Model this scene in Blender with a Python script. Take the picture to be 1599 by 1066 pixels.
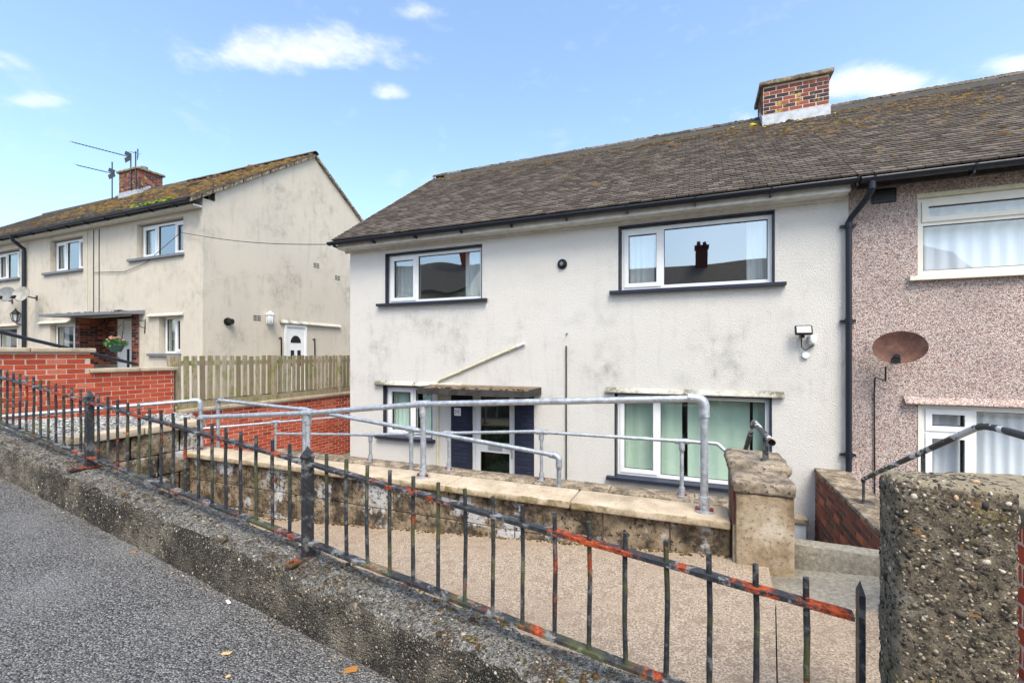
import bpy, bmesh, math, random
from mathutils import Vector, Matrix, noise as mnoise
R = math.radians
rnd = random.Random(7)
for o in list(bpy.data.objects): bpy.data.objects.remove(o)
SC = bpy.context.scene
COL = SC.collection

# ------------------------------------------------------------------ camera (eye at world zero, level, shifted lens)
TH = math.atan2(700, 1708)
cam = bpy.data.cameras.new('camera'); cam.lens = 36 * 700 / 1599; cam.sensor_width = 36
cam.shift_y = 20 / 1599; cam.shift_x = -0.5 / 1599; cam.clip_end = 2000; cam.clip_start = 0.05
co = bpy.data.objects.new('camera', cam); COL.objects.link(co)
co.rotation_euler = (R(90), 0, TH); SC.camera = co

# ------------------------------------------------------------------ sky
SUN_AZ, SUN_EL = R(146), R(56)      # azimuth clockwise from +Y
w = bpy.data.worlds.new('World'); SC.world = w; w.use_nodes = True
nt = w.node_tree; nt.nodes.clear()
def wn(t, **k):
    n = nt.nodes.new(t)
    for a, b in k.items(): setattr(n, a, b)
    return n
def wmath(op, a, b=None, c=None):
    n = wn('ShaderNodeMath', operation=op)
    for i, v in enumerate((a, b, c)):
        if v is None: continue
        if isinstance(v, (int, float)): n.inputs[i].default_value = v
        else: nt.links.new(v, n.inputs[i])
    return n.outputs[0]
sky = wn('ShaderNodeTexSky'); sky.sky_type = 'NISHITA'; sky.sun_disc = False
sky.sun_elevation = SUN_EL; sky.sun_rotation = SUN_AZ; sky.air_density = 1.0; sky.dust_density = 2.6; sky.ozone_density = 1.3
tc = wn('ShaderNodeTexCoord'); DIR = tc.outputs['Generated']
nz = wn('ShaderNodeTexNoise'); nz.inputs['Scale'].default_value = 11; nz.inputs['Detail'].default_value = 9; nz.inputs['Roughness'].default_value = .62
mp = wn('ShaderNodeMapping'); mp.inputs['Scale'].default_value = (1, 1, 2.2)
nt.links.new(DIR, mp.inputs[0]); nt.links.new(mp.outputs[0], nz.inputs['Vector'])
def wdot(vec):
    n = wn('ShaderNodeVectorMath', operation='DOT_PRODUCT'); nt.links.new(DIR, n.inputs[0]); n.inputs[1].default_value = vec
    return n.outputs['Value']
cth, sth = math.cos(TH), math.sin(TH)
right = Vector((cth, sth, 0))
cloud = None
# drifting cloud puffs: direction (as the angle the eye looks), size, thickness
for (u, v, ru, rv, k) in [(475,85,145,38,1.2),(655,16,44,17,.9),(610,147,38,12,.85),(1370,132,95,30,1.2),(1592,102,45,18,1.),(15,97,75,20,.6),
                          (45,158,70,15,.75),(930,173,42,11,.4),(1130,88,36,9,.35),(1165,186,34,13,.7),(990,216,60,9,.4)]:
    a = (u - 800) / 700; d = Vector((a * cth - sth, a * sth + cth, (553 - v) / 700)); ln = d.length; d.normalize()
    up = d.cross(right); up = right.cross(d); up.normalize()
    if up.z < 0: up = -up
    ra, rb = ru / 700 / ln, rv / 700 / ln
    rt = right - d * right.dot(d); rt.normalize()
    up = (up - rt * up.dot(rt)).normalized()
    x = wmath('DIVIDE', wmath('SUBTRACT', wdot(rt), 0.0), ra); y = wmath('DIVIDE', wdot(up), rb)
    y = wmath('MULTIPLY', y, wmath('ADD', 1.0, wmath('MULTIPLY', wmath('LESS_THAN', y, 0.0), .35)))
    r2 = wmath('ADD', wmath('MULTIPLY', x, x), wmath('MULTIPLY', y, y))
    g = wmath('MULTIPLY', wmath('MULTIPLY', wmath('EXPONENT', wmath('MULTIPLY', r2, -.9)), k), wmath('GREATER_THAN', wdot(d), 0.0))
    cloud = g if cloud is None else wmath('ADD', cloud, g)
nzc = wmath('SUBTRACT', nz.outputs['Fac'], 0.5)
wisp = wmath('MULTIPLY', wmath('SUBTRACT', nz.outputs['Fac'], 0.58), .8)
dens = wmath('ADD', wmath('SUBTRACT', wmath('ADD', cloud, wmath('MULTIPLY', nzc, 1.9)), 0.36), 0.0)
mr = wn('ShaderNodeMapRange'); mr.interpolation_type = 'SMOOTHSTEP'
mr.inputs['From Min'].default_value = 0.0; mr.inputs['From Max'].default_value = 1.05; mr.inputs['To Max'].default_value = .9
nt.links.new(wmath('MULTIPLY', dens, wmath('MINIMUM', wmath('MULTIPLY', cloud, 3.0), 1.0)), mr.inputs['Value'])
msk = wmath('MAXIMUM', mr.outputs[0], wmath('MAXIMUM', wisp, 0.0))
tint = wn('ShaderNodeMixRGB', blend_type='MULTIPLY'); tint.inputs[0].default_value = 1; tint.inputs[2].default_value = (1.16, 1.22, 1.20, 1)
nt.links.new(sky.outputs[0], tint.inputs[1])
mx = wn('ShaderNodeMixRGB'); mx.inputs[2].default_value = (4.0, 4.05, 4.2, 1)
nt.links.new(msk, mx.inputs[0]); nt.links.new(tint.outputs[0], mx.inputs[1])
bg = wn('ShaderNodeBackground'); bg.inputs[1].default_value = 0.15
out = wn('ShaderNodeOutputWorld')
nt.links.new(mx.outputs[0], bg.inputs[0]); nt.links.new(bg.outputs[0], out.inputs[0])

# ------------------------------------------------------------------ sun (veiled: soft shadows)
sl = bpy.data.lights.new('sun', 'SUN'); sl.energy = 1.6; sl.angle = R(28); sl.color = (1.0, .92, .80)
so = bpy.data.objects.new('sun', sl); COL.objects.link(so)
sd = Vector((math.sin(SUN_AZ) * math.cos(SUN_EL), math.cos(SUN_AZ) * math.cos(SUN_EL), math.sin(SUN_EL)))
so.rotation_euler = (-sd).to_track_quat('-Z', 'Y').to_euler(); so.location = sd * 60

SC.view_settings.view_transform = 'Standard'; SC.view_settings.look = 'None'
SC.view_settings.exposure = 1.08; SC.view_settings.gamma = 1
SC.render.engine = 'CYCLES'

# ------------------------------------------------------------------ material helpers
class G:
    def __init__(s, name):
        s.m = bpy.data.materials.new(name); s.m.use_nodes = True; s.t = s.m.node_tree
        s.b = s.t.nodes['Principled BSDF']; s.b.inputs['Specular IOR Level'].default_value = .3
        s.tc = s.t.nodes.new('ShaderNodeTexCoord'); s.obj = s.tc.outputs['Object']
    def n(s, t, **k):
        n = s.t.nodes.new(t)
        for a, b in k.items(): setattr(n, a, b)
        return n
    def put(s, sock, v):
        if hasattr(v, 'is_linked') or hasattr(v, 'links'): s.t.links.new(v, sock)
        elif isinstance(v, (tuple, list)): sock.default_value = tuple(v) + ((1,) if len(v) == 3 and len(sock.default_value) == 4 else ())
        else: sock.default_value = v
    def vec(s, sc):
        n = s.n('ShaderNodeMapping'); s.t.links.new(s.obj, n.inputs[0]); n.inputs['Scale'].default_value = sc; return n.outputs[0]
    def noise(s, sc, det=4, rough=.55, vec=None, dist=0):
        n = s.n('ShaderNodeTexNoise'); n.inputs['Scale'].default_value = sc; n.inputs['Detail'].default_value = det
        n.inputs['Roughness'].default_value = rough; n.inputs['Distortion'].default_value = dist; s.t.links.new(vec or s.obj, n.inputs['Vector']); return n.outputs['Fac']
    def vor(s, sc, out='Distance', vec=None, feat='F1'):
        n = s.n('ShaderNodeTexVoronoi'); n.feature = feat; n.inputs['Scale'].default_value = sc; s.t.links.new(vec or s.obj, n.inputs['Vector']); return n.outputs[out]
    def ramp(s, f, stops, interp='LINEAR'):
        n = s.n('ShaderNodeValToRGB'); cr = n.color_ramp; cr.interpolation = interp
        while len(cr.elements) < len(stops): cr.elements.new(.5)
        for e, (p, c) in zip(cr.elements, stops):
            e.position = p; e.color = (c, c, c, 1) if isinstance(c, (int, float)) else tuple(c) + (1,)
        s.put(n.inputs[0], f); return n.outputs[0]
    def mix(s, f, a, b, mode='MIX'):
        n = s.n('ShaderNodeMixRGB', blend_type=mode); s.put(n.inputs[0], f); s.put(n.inputs[1], a); s.put(n.inputs[2], b); return n.outputs[0]
    def math(s, op, a, b=0.0, clamp=False):
        n = s.n('ShaderNodeMath', operation=op); n.use_clamp = clamp; s.put(n.inputs[0], a); s.put(n.inputs[1], b); return n.outputs[0]
    def rand(s):
        a = s.n('ShaderNodeObjectInfo').outputs['Random']; b = s.n('ShaderNodeNewGeometry').outputs['Random Per Island']
        return s.math('FRACT', s.math('ADD', a, b))
    def sep(s):
        n = s.n('ShaderNodeSeparateXYZ'); s.t.links.new(s.obj, n.inputs[0]); return n.outputs
    def rng(s, v, a, b, c=0., d=1.):
        n = s.n('ShaderNodeMapRange'); n.interpolation_type = 'SMOOTHSTEP'; s.put(n.inputs['Value'], v)
        for k, x in zip(('From Min', 'From Max', 'To Min', 'To Max'), (a, b, c, d)): n.inputs[k].default_value = x
        return n.outputs[0]
    def bump(s, h, strength=.5, dist=.01):
        n = s.n('ShaderNodeBump'); n.inputs['Strength'].default_value = strength; n.inputs['Distance'].default_value = dist
        s.put(n.inputs['Height'], h); s.t.links.new(n.outputs[0], s.b.inputs['Normal'])
    def col(s, c): s.put(s.b.inputs['Base Color'], c)
    def rough(s, r): s.put(s.b.inputs['Roughness'], r)
    def metal(s, r): s.put(s.b.inputs['Metallic'], r)
MT = {}
def mat(name):
    def deco(f):
        g = G(name); g.rough(.85); f(g); MT[name] = g.m; return f
    return deco
def plain(name, c, rough=.5, metal=0., var=.12):
    g = G(name); g.rough(rough); g.metal(metal)
    n = g.noise(9, 5); n2 = g.noise(70, 3)
    g.col(g.mix(g.math('MULTIPLY', g.rng(n, .35, .7), var * 2), c, tuple(x * .55 for x in c)))
    g.bump(n2, .12, .002); MT[name] = g.m

def render_mat(name, base, dirt, streak, zc=None, warm=None):
    g = G(name); g.rough(.92)
    b1 = g.noise(1.1, 6, .62); b2 = g.noise(5, 6, .7); st = g.noise(2.2, 5, .6, g.vec((3.2, 3.2, .45)))
    f = g.math('MULTIPLY', g.rng(b1, .44, .74), g.rng(b2, .32, .68)); f = g.math('MULTIPLY', f, streak)
    f = g.math('ADD', f, g.math('MULTIPLY', g.math('MULTIPLY', g.rng(st, .5, .78), g.rng(b2, .3, .7)), streak * .75))
    z = g.sep()[2]
    if zc:
        band = g.math('MULTIPLY', g.rng(z, zc[0] - .7, zc[0]), g.rng(z, zc[1], zc[1] + .6, 1, 0))
        f = g.math('MULTIPLY', f, g.math('ADD', .5, g.math('MULTIPLY', band, 1.5)))
    c = g.mix(g.rng(g.noise(.7, 3), .3, .7), base, warm or base)
    c = g.mix(g.math('MINIMUM', f, .85), c, dirt)
    grain = g.noise(120, 3, .6); v = g.vor(95, vec=None)
    pit = g.math('MULTIPLY', g.rng(grain, .58, .74), .38)
    c = g.mix(pit, c, tuple(x * .45 for x in base))
    g.col(c); g.bump(g.math('ADD', g.noise(75, 4, .7), g.math('MULTIPLY', v, .7)), .9, .014); MT[name] = g.m
render_mat('white_render', (.69, .66, .615), (.33, .315, .285), .34, (-.25, .45), (.69, .655, .60))
render_mat('cream_render', (.65, .58, .475), (.25, .225, .18), .6, None, (.61, .545, .455))

@mat('pebbledash')
def _(g):
    c = g.vor(78, 'Color'); s = g.n('ShaderNodeSeparateColor'); g.t.links.new(c, s.inputs[0])
    p = g.ramp(s.outputs[0], [(0, (.13, .105, .10)), (.10, (.30, .23, .21)), (.2, (.50, .385, .34)), (.42, (.58, .465, .41)), (.6, (.67, .57, .51)), (.82, (.45, .25, .20)), (.89, (.33, .14, .11)), (.93, (.70, .64, .58))], 'CONSTANT')
    d = g.vor(78); p = g.mix(g.rng(d, .4, .85), p, (.34, .26, .24))
    g.col(g.mix(g.math('MULTIPLY', g.rng(g.noise(1.3, 5), .45, .75), .35), p, (.2, .16, .15))); g.bump(g.math('SUBTRACT', 1, d), .9, .014)

@mat('roof_tile')
def _(g):
    r = g.rand(); c = g.ramp(r, [(0, (.048, .036, .027)), (.4, (.075, .058, .045)), (.75, (.10, .08, .063)), (1, (.15, .122, .098))])
    geo = g.n('ShaderNodeNewGeometry'); vec = geo.outputs['Position']
    n = g.noise(40, 5, .65, vec); c = g.mix(g.math('MULTIPLY', g.rng(n, .5, .72), .6), c, (.03, .023, .017))
    l = g.noise(5, 5, .7, vec); c = g.mix(g.math('MULTIPLY', g.rng(l, .55, .7), .3), c, (.25, .235, .205))
    m = g.noise(9, 5, .75, vec); c = g.mix(g.math('MULTIPLY', g.rng(m, .6, .68), .55), c, (.12, .08, .03))
    g.col(c); g.bump(n, .5, .006)
@mat('moss')
def _(g):
    r = g.rand(); c = g.ramp(r, [(0, (.055, .032, .013)), (.35, (.14, .066, .02)), (.62, (.19, .11, .028)), (.85, (.12, .095, .024)), (1, (.25, .19, .04))])
    n = g.noise(90, 3); g.col(g.mix(g.rng(n, .4, .7), c, (.05, .03, .012))); g.bump(n, .8, .01); g.rough(1)
@mat('lichen')
def _(g):
    g.col(g.ramp(g.noise(40, 4), [(.35, (.42, .30, .02)), (.65, (.58, .46, .05))])); g.bump(g.noise(90, 3), .8, .008); g.rough(1)
@mat('green_moss')
def _(g):
    g.col(g.ramp(g.noise(40, 4), [(.35, (.08, .14, .01)), (.65, (.22, .33, .02))])); g.bump(g.noise(90, 3), .8, .008); g.rough(1)

def brick_mat(name, stops, speck=None):
    g = G(name); g.rough(.88); r = g.rand(); c = g.ramp(r, stops)
    geo = g.n('ShaderNodeNewGeometry'); vec = geo.outputs['Position']
    n = g.noise(30, 5, .65, vec); c = g.mix(g.math('MULTIPLY', g.rng(n, .5, .75), .5), c, tuple(x * .45 for x in stops[len(stops) // 2][1]))
    if speck: c = g.mix(g.rng(g.noise(6, 5, .7, vec), .56, .66), c, speck)
    g.col(c); g.bump(n, .35, .004); MT[name] = g.m
brick_mat('red_brick', [(0, (.27, .045, .022)), (.15, (.38, .06, .026)), (.6, (.44, .075, .034)), (.9, (.50, .11, .055)), (1, (.55, .17, .10))])
brick_mat('chimney_brick', [(0, (.035, .027, .033)), (.35, (.075, .045, .046)), (.5, (.17, .046, .037)), (.8, (.24, .068, .046)), (1, (.33, .105, .06))], (.42, .30, .05))
brick_mat('dark_brick', [(0, (.03, .02, .02)), (.35, (.09, .03, .025)), (.7, (.22, .055, .035)), (1, (.38, .12, .07))])
brick_mat('old_brick', [(0, (.09, .04, .03)), (.5, (.17, .055, .036)), (.85, (.26, .075, .04)), (1, (.45, .12, .05))], (.10, .08, .06))
brick_mat('navy_brick', [(0, (.014, .018, .034)), (1, (.024, .029, .052))])

@mat('mortar')
def _(g):
    n = g.noise(60, 4); g.col(g.ramp(n, [(.3, (.50, .37, .29)), (.7, (.64, .50, .41))])); g.bump(n, .5, .005)
@mat('old_mortar')
def _(g):
    n = g.noise(40, 4); g.col(g.ramp(n, [(.3, (.13, .10, .08)), (.7, (.27, .21, .17))])); g.bump(n, .5, .006)
@mat('asphalt')
def _(g):
    v = g.vor(110); c = g.vor(110, 'Color'); s = g.n('ShaderNodeSeparateColor'); g.t.links.new(c, s.inputs[0])
    k = g.ramp(s.outputs[0], [(0, (.085, .082, .078)), (.4, (.155, .15, .143)), (.75, (.22, .213, .204)), (1, (.33, .32, .305))])
    k = g.mix(g.rng(v, .38, .8), k, (.035, .035, .037))
    k = g.mix(g.math('MULTIPLY', g.rng(g.noise(1.4, 6, .6), .45, .75), .55), k, (.22, .215, .21))
    g.col(k); g.bump(g.math('SUBTRACT', 1, v), 1.0, .012); g.rough(.8)
@mat('old_concrete')
def _(g):
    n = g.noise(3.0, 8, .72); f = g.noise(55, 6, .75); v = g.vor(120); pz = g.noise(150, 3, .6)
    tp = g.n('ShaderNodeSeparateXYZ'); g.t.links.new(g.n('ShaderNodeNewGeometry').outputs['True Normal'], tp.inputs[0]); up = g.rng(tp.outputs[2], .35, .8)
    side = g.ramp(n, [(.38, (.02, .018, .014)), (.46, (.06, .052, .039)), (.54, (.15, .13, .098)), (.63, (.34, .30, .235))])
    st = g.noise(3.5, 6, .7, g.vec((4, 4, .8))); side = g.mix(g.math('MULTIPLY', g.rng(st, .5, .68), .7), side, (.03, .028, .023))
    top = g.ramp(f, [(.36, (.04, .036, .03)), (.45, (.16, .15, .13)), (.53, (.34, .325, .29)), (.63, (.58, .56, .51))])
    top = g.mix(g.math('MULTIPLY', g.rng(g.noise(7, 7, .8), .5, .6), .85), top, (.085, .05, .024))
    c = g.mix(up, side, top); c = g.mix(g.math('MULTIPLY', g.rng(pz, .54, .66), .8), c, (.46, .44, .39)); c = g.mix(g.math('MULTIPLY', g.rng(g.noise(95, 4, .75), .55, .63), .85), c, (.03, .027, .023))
    y = g.noise(2.4, 5, .7); c = g.mix(g.math('MULTIPLY', g.rng(y, .6, .72), .55), c, (.15, .125, .03))
    g.col(c); g.bump(g.math('ADD', g.math('MULTIPLY', f, 1.4), g.math('SUBTRACT', .6, v)), 1.0, .03); g.rough(.95)
@mat('aggregate_stone')
def _(g):
    n1 = g.noise(30, 8, .78); n2 = g.noise(60, 6, .75); n3 = g.noise(5.5, 7, .75)
    k = g.ramp(n1, [(.38, (.022, .018, .013)), (.44, (.085, .067, .047)), (.5, (.20, .158, .108)), (.57, (.37, .30, .205)), (.65, (.58, .50, .38))])
    k = g.mix(g.math('MULTIPLY', g.rng(n2, .52, .62), .85), k, (.035, .03, .023)); k = g.mix(g.math('MULTIPLY', g.rng(g.noise(110, 4, .7), .58, .66), .9), k, (.45, .40, .32))
    v = g.vor(34); vc = g.vor(34, 'Color'); s_ = g.n('ShaderNodeSeparateColor'); g.t.links.new(vc, s_.inputs[0])
    k = g.mix(g.math('MULTIPLY', g.math('MULTIPLY', g.rng(s_.outputs[0], .80, .84), g.rng(v, .42, .34)), .8), k, (.30, .26, .20))
    k = g.mix(g.math('MULTIPLY', g.rng(n3, .58, .63), .8), k, (.40, .39, .34))
    k = g.mix(g.math('MULTIPLY', g.rng(g.noise(11, 5, .75), .62, .67), .85), k, (.42, .20, .04))
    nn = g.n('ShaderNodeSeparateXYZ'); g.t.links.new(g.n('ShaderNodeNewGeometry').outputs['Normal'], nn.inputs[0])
    lit = g.math('MAXIMUM', g.rng(nn.outputs[2], .3, .8), g.math('MULTIPLY', nn.outputs[0], -.45, True))  # lit look painted in as tan on top and left side; front algae-dark
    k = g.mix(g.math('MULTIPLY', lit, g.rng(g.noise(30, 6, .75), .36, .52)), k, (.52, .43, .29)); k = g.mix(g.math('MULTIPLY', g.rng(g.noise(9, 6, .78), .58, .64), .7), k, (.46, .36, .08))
    g.col(k); g.bump(g.math('ADD', n1, g.math('MULTIPLY', n2, .8)), 1.0, .022); g.rough(.95)
@mat('block')
def _(g):
    geo = g.n('ShaderNodeNewGeometry'); p = geo.outputs['Position']
    n = g.noise(4.5, 7, .72, p); f = g.noise(30, 5, .7, p); wsh = g.noise(2.6, 6, .68, p)
    c = g.ramp(n, [(.36, (.018, .015, .012)), (.45, (.08, .06, .04)), (.53, (.22, .165, .105)), (.62, (.33, .26, .18)), (.72, (.05, .042, .032))])
    c = g.mix(g.math('MULTIPLY', g.rng(wsh, .53, .60), .85), c, (.50, .50, .49)); c = g.mix(g.rng(f, .53, .63), c, (.035, .03, .025))
    sep = g.n('ShaderNodeSeparateXYZ'); g.t.links.new(p, sep.inputs[0])
    g.col(c); g.bump(f, .7, .012); g.rough(.95)
@mat('coping')
def _(g):
    n = g.noise(5, 6, .65); f = g.noise(40, 5, .7)
    c = g.ramp(n, [(.3, (.36, .28, .19)), (.55, (.48, .39, .28)), (.8, (.57, .49, .38))]); c = g.mix(g.rng(f, .54, .7), c, (.22, .17, .10)); c = g.mix(g.math('MULTIPLY', g.rng(g.noise(3, 7, .75), .5, .66), .6), c, (.24, .185, .115))
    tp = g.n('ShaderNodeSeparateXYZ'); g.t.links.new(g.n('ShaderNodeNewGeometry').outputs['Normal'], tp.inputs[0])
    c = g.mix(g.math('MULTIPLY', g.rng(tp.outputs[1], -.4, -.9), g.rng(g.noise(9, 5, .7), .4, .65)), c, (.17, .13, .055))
    g.col(c); g.bump(f, .4, .006)
@mat('dark_coping')
def _(g):
    n = g.noise(6, 7, .72); f = g.noise(34, 5, .7)
    c = g.ramp(n, [(.3, (.05, .042, .034)), (.46, (.17, .135, .095)), (.6, (.36, .29, .21)), (.72, (.44, .37, .28)), (.85, (.10, .08, .06))]); c = g.mix(g.rng(f, .52, .64), c, (.05, .043, .035))
    g.col(c); g.bump(f, .7, .012); g.rough(.95)
@mat('pillar_render')
def _(g):
    n = g.noise(4, 6, .65); f = g.noise(38, 5, .7)
    c = g.ramp(n, [(.37, (.16, .115, .065)), (.47, (.31, .235, .15)), (.56, (.41, .335, .24)), (.66, (.55, .48, .39))]); c = g.mix(g.rng(f, .52, .66), c, (.17, .125, .075)); c = g.mix(g.math('MULTIPLY', g.rng(g.noise(2.6, 5, .7), .55, .7), .6), c, (.23, .16, .06))
    g.col(c); g.bump(f, .5, .008)
@mat('pink_concrete')
def _(g):
    n = g.noise(105, 5, .75); b = g.noise(1.6, 6, .6); c = g.ramp(n, [(.36, (.11, .078, .055)), (.45, (.25, .19, .137)), (.54, (.37, .295, .215)), (.65, (.57, .485, .38))])
    c = g.mix(g.math('MULTIPLY', g.rng(b, .42, .7), .6), c, (.30, .225, .165)); c = g.mix(g.math('MULTIPLY', g.rng(g.noise(14, 8, .8), .5, .6), .6), c, (.20, .14, .10))
    g.col(c); g.bump(n, .5, .004); g.rough(.95)
@mat('grey_concrete')
def _(g):
    n = g.noise(45, 5, .7); b = g.noise(3, 5); c = g.ramp(n, [(.35, (.16, .145, .115)), (.6, (.29, .265, .215)), (.8, (.40, .365, .31))])
    g.col(g.mix(g.math('MULTIPLY', g.rng(b, .45, .7), .5), c, (.10, .09, .07))); g.bump(n, .6, .008)
@mat('galvanised')
def _(g):
    n = g.noise(22, 5, .6); v = g.vor(60, 'Color'); s = g.n('ShaderNodeSeparateColor'); g.t.links.new(v, s.inputs[0])
    c = g.ramp(n, [(.3, (.34, .36, .385)), (.6, (.50, .525, .555)), (.8, (.66, .68, .70))]); c = g.mix(.18, c, s.outputs[0], 'MULTIPLY')
    g.col(c); g.metal(.55); g.rough(g.rng(n, .3, .7, .38, .6)); g.bump(g.noise(120, 2), .08, .002)
def iron(name, lo, hi, green):
    g = G(name); geo = g.n('ShaderNodeNewGeometry'); p = geo.outputs['Position']
    n = g.noise(4.2, 6, .72, p, .3); f = g.noise(60, 5, .7, p)
    c = g.mix(g.rng(f, .4, .75), (.020, .022, .026), (.055, .056, .058))
    fl = g.noise(13, 6, .75, p); c = g.mix(g.math('MULTIPLY', g.rng(fl, .52, .60), .7 if lo < .58 else .4), c, (.27, .27, .26))
    if green: c = g.mix(g.math('MULTIPLY', g.rng(g.noise(4, 4, .6, p), .5, .62), .4), c, (.12, .13, .03))
    k = g.rng(n, lo, hi); rc = g.ramp(f, [(.32, (.05, .014, .008)), (.46, (.20, .035, .012)), (.6, (.40, .07, .02)), (.75, (.50, .14, .045))])
    g.col(g.mix(k, c, rc)); g.rough(g.rng(n, lo, hi, .45, .95)); g.bump(g.math('ADD', f, g.math('MULTIPLY', k, -.8)), .7, .006); MT[name] = g.m
iron('rail_iron', .52, .57, False); iron('bar_iron', .58, .64, True); iron('foot_iron', .53, .62, True); iron('black_iron', .69, .74, False)
@mat('flaked_paint')
def _(g):
    n = g.noise(5, 6, .7); k = g.rng(n, .53, .55); g.col(g.mix(k, (.035, .037, .042), (.62, .63, .64))); g.rough(.5); g.bump(k, .4, .003)
@mat('fence_wood')
def _(g):
    geo = g.n('ShaderNodeNewGeometry'); p = geo.outputs['Position']
    mpn = g.n('ShaderNodeMapping'); g.t.links.new(p, mpn.inputs[0]); mpn.inputs['Scale'].default_value = (14, 14, 1.6)
    n = g.noise(3.5, 6, .65, mpn.outputs[0]); c = g.ramp(g.rand(), [(0, (.21, .165, .105)), (.5, (.30, .25, .165)), (1, (.37, .32, .235))])
    c = g.mix(g.rng(n, .45, .75), c, (.11, .085, .05)); m = g.noise(4, 5, .7, p); c = g.mix(g.math('MULTIPLY', g.rng(m, .48, .66), .8), c, (.15, .17, .035))
    g.col(c); g.bump(n, .4, .004)
plain('upvc', (.76, .76, .75), .3, 0, .06); plain('upvc_cream', (.70, .67, .58), .35, 0, .08); plain('navy_paint', (.022, .027, .048), .4)
plain('gutter_black', (.016, .019, .028), .32); plain('fascia_white', (.66, .64, .58), .45, 0, .2); plain('lead', (.44, .46, .49), .55, .2, .3)
plain('grey_sill', (.16, .17, .19), .5); plain('black_plastic', (.012, .012, .013), .4); plain('cream_pipe', (.62, .57, .40), .45, 0, .25)
plain('dish_grey', (.20, .21, .21), .5, 0, .3); plain('steel_dark', (.06, .06, .065), .45, .4); plain('white_plastic', (.78, .78, .76), .4, 0, .08)
plain('terracotta', (.36, .22, .13), .8); plain('wood_chip', (.55, .36, .18), .8); plain('leaf', (.34, .15, .04), .8); plain('bolt_red', (.17, .025, .018), .6); plain('silver_part', (.55, .56, .56), .35, .5)
plain('room', (.10, .095, .09), .9); plain('brass', (.5, .34, .10), .3, .8); plain('slab_dark', (.055, .05, .045), .9, 0, .5); plain('canopy_top', (.20, .15, .105), .9, 0, .6); plain('basket_green', (.05, .10, .085), .6)
plain('lamp_glass', (.55, .57, .58), .15); plain('petal', (.60, .30, .24), .7); plain('plant', (.07, .19, .03), .7); plain('opposite_render', (.50, .46, .38), .9); plain('opposite_roof', (.13, .11, .095), .9, 0, .4); plain('dish_pale', (.34, .32, .275), .5, 0, .3); plain('meter_white', (.72, .72, .73), .5)
@mat('rusty_dish')
def _(g):
    n = g.noise(7, 6, .7); f = g.noise(40, 5, .7); c = g.ramp(n, [(.3, (.055, .03, .024)), (.5, (.12, .055, .038)), (.7, (.20, .10, .07)), (.85, (.30, .14, .07))])
    g.col(g.mix(g.rng(f, .55, .7), c, (.045, .026, .02))); g.rough(.75); g.bump(f, .3, .003)
def cloth(name, a, b):
    g = G(name); g.rough(.9); n = g.noise(30, 3, .5, g.vec((1, 1, .1))); g.col(g.mix(n, a, b)); g.b.inputs['Transmission Weight'].default_value = 0; MT[name] = g.m
cloth('white_net', (.78, .81, .84), (.86, .88, .90)); cloth('green_blind', (.50, .56, .50), (.60, .65, .59)); cloth('pale_curtain', (.66, .74, .72), (.76, .82, .80))
def glass(name, tintc, refl):
    m = bpy.data.materials.new(name); m.use_nodes = True; t = m.node_tree; t.nodes.clear()
    o = t.nodes.new('ShaderNodeOutputMaterial'); tr = t.nodes.new('ShaderNodeBsdfTransparent'); tr.inputs[0].default_value = tintc + (1,)
    gl = t.nodes.new('ShaderNodeBsdfGlossy'); gl.inputs['Roughness'].default_value = .012; gl.inputs[0].default_value = (.93, .96, .97, 1)
    fr = t.nodes.new('ShaderNodeFresnel'); fr.inputs[0].default_value = 1.5
    ad = t.nodes.new('ShaderNodeMath'); ad.operation = 'ADD'; ad.use_clamp = True; ad.inputs[1].default_value = refl; t.links.new(fr.outputs[0], ad.inputs[0])
    nz_ = t.nodes.new('ShaderNodeTexNoise'); nz_.inputs['Scale'].default_value = 1.1; nz_.inputs['Detail'].default_value = 0
    tcn = t.nodes.new('ShaderNodeTexCoord'); t.links.new(tcn.outputs['Object'], nz_.inputs['Vector'])
    bp = t.nodes.new('ShaderNodeBump'); bp.inputs['Strength'].default_value = .3; bp.inputs['Distance'].default_value = .05; t.links.new(nz_.outputs['Fac'], bp.inputs['Height']); t.links.new(bp.outputs[0], gl.inputs['Normal'])
    ge = t.nodes.new('ShaderNodeNewGeometry'); iv = t.nodes.new('ShaderNodeMath'); iv.operation = 'SUBTRACT'; iv.inputs[0].default_value = 1; t.links.new(ge.outputs['Backfacing'], iv.inputs[1]); ml = t.nodes.new('ShaderNodeMath'); ml.operation = 'MULTIPLY'; t.links.new(iv.outputs[0], ml.inputs[0]); t.links.new(ad.outputs[0], ml.inputs[1])
    mxs = t.nodes.new('ShaderNodeMixShader'); t.links.new(ml.outputs[0], mxs.inputs[0]); t.links.new(tr.outputs[0], mxs.inputs[1]); t.links.new(gl.outputs[0], mxs.inputs[2]); t.links.new(mxs.outputs[0], o.inputs[0])
    MT[name] = m
glass('glass', (.93, .96, .955), .30); glass('glass_low', (.93, .98, .95), .05); glass('glass_clear', (.965, .975, .98), .08); glass('door_glass', (.27, .42, .36), .08)

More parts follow.
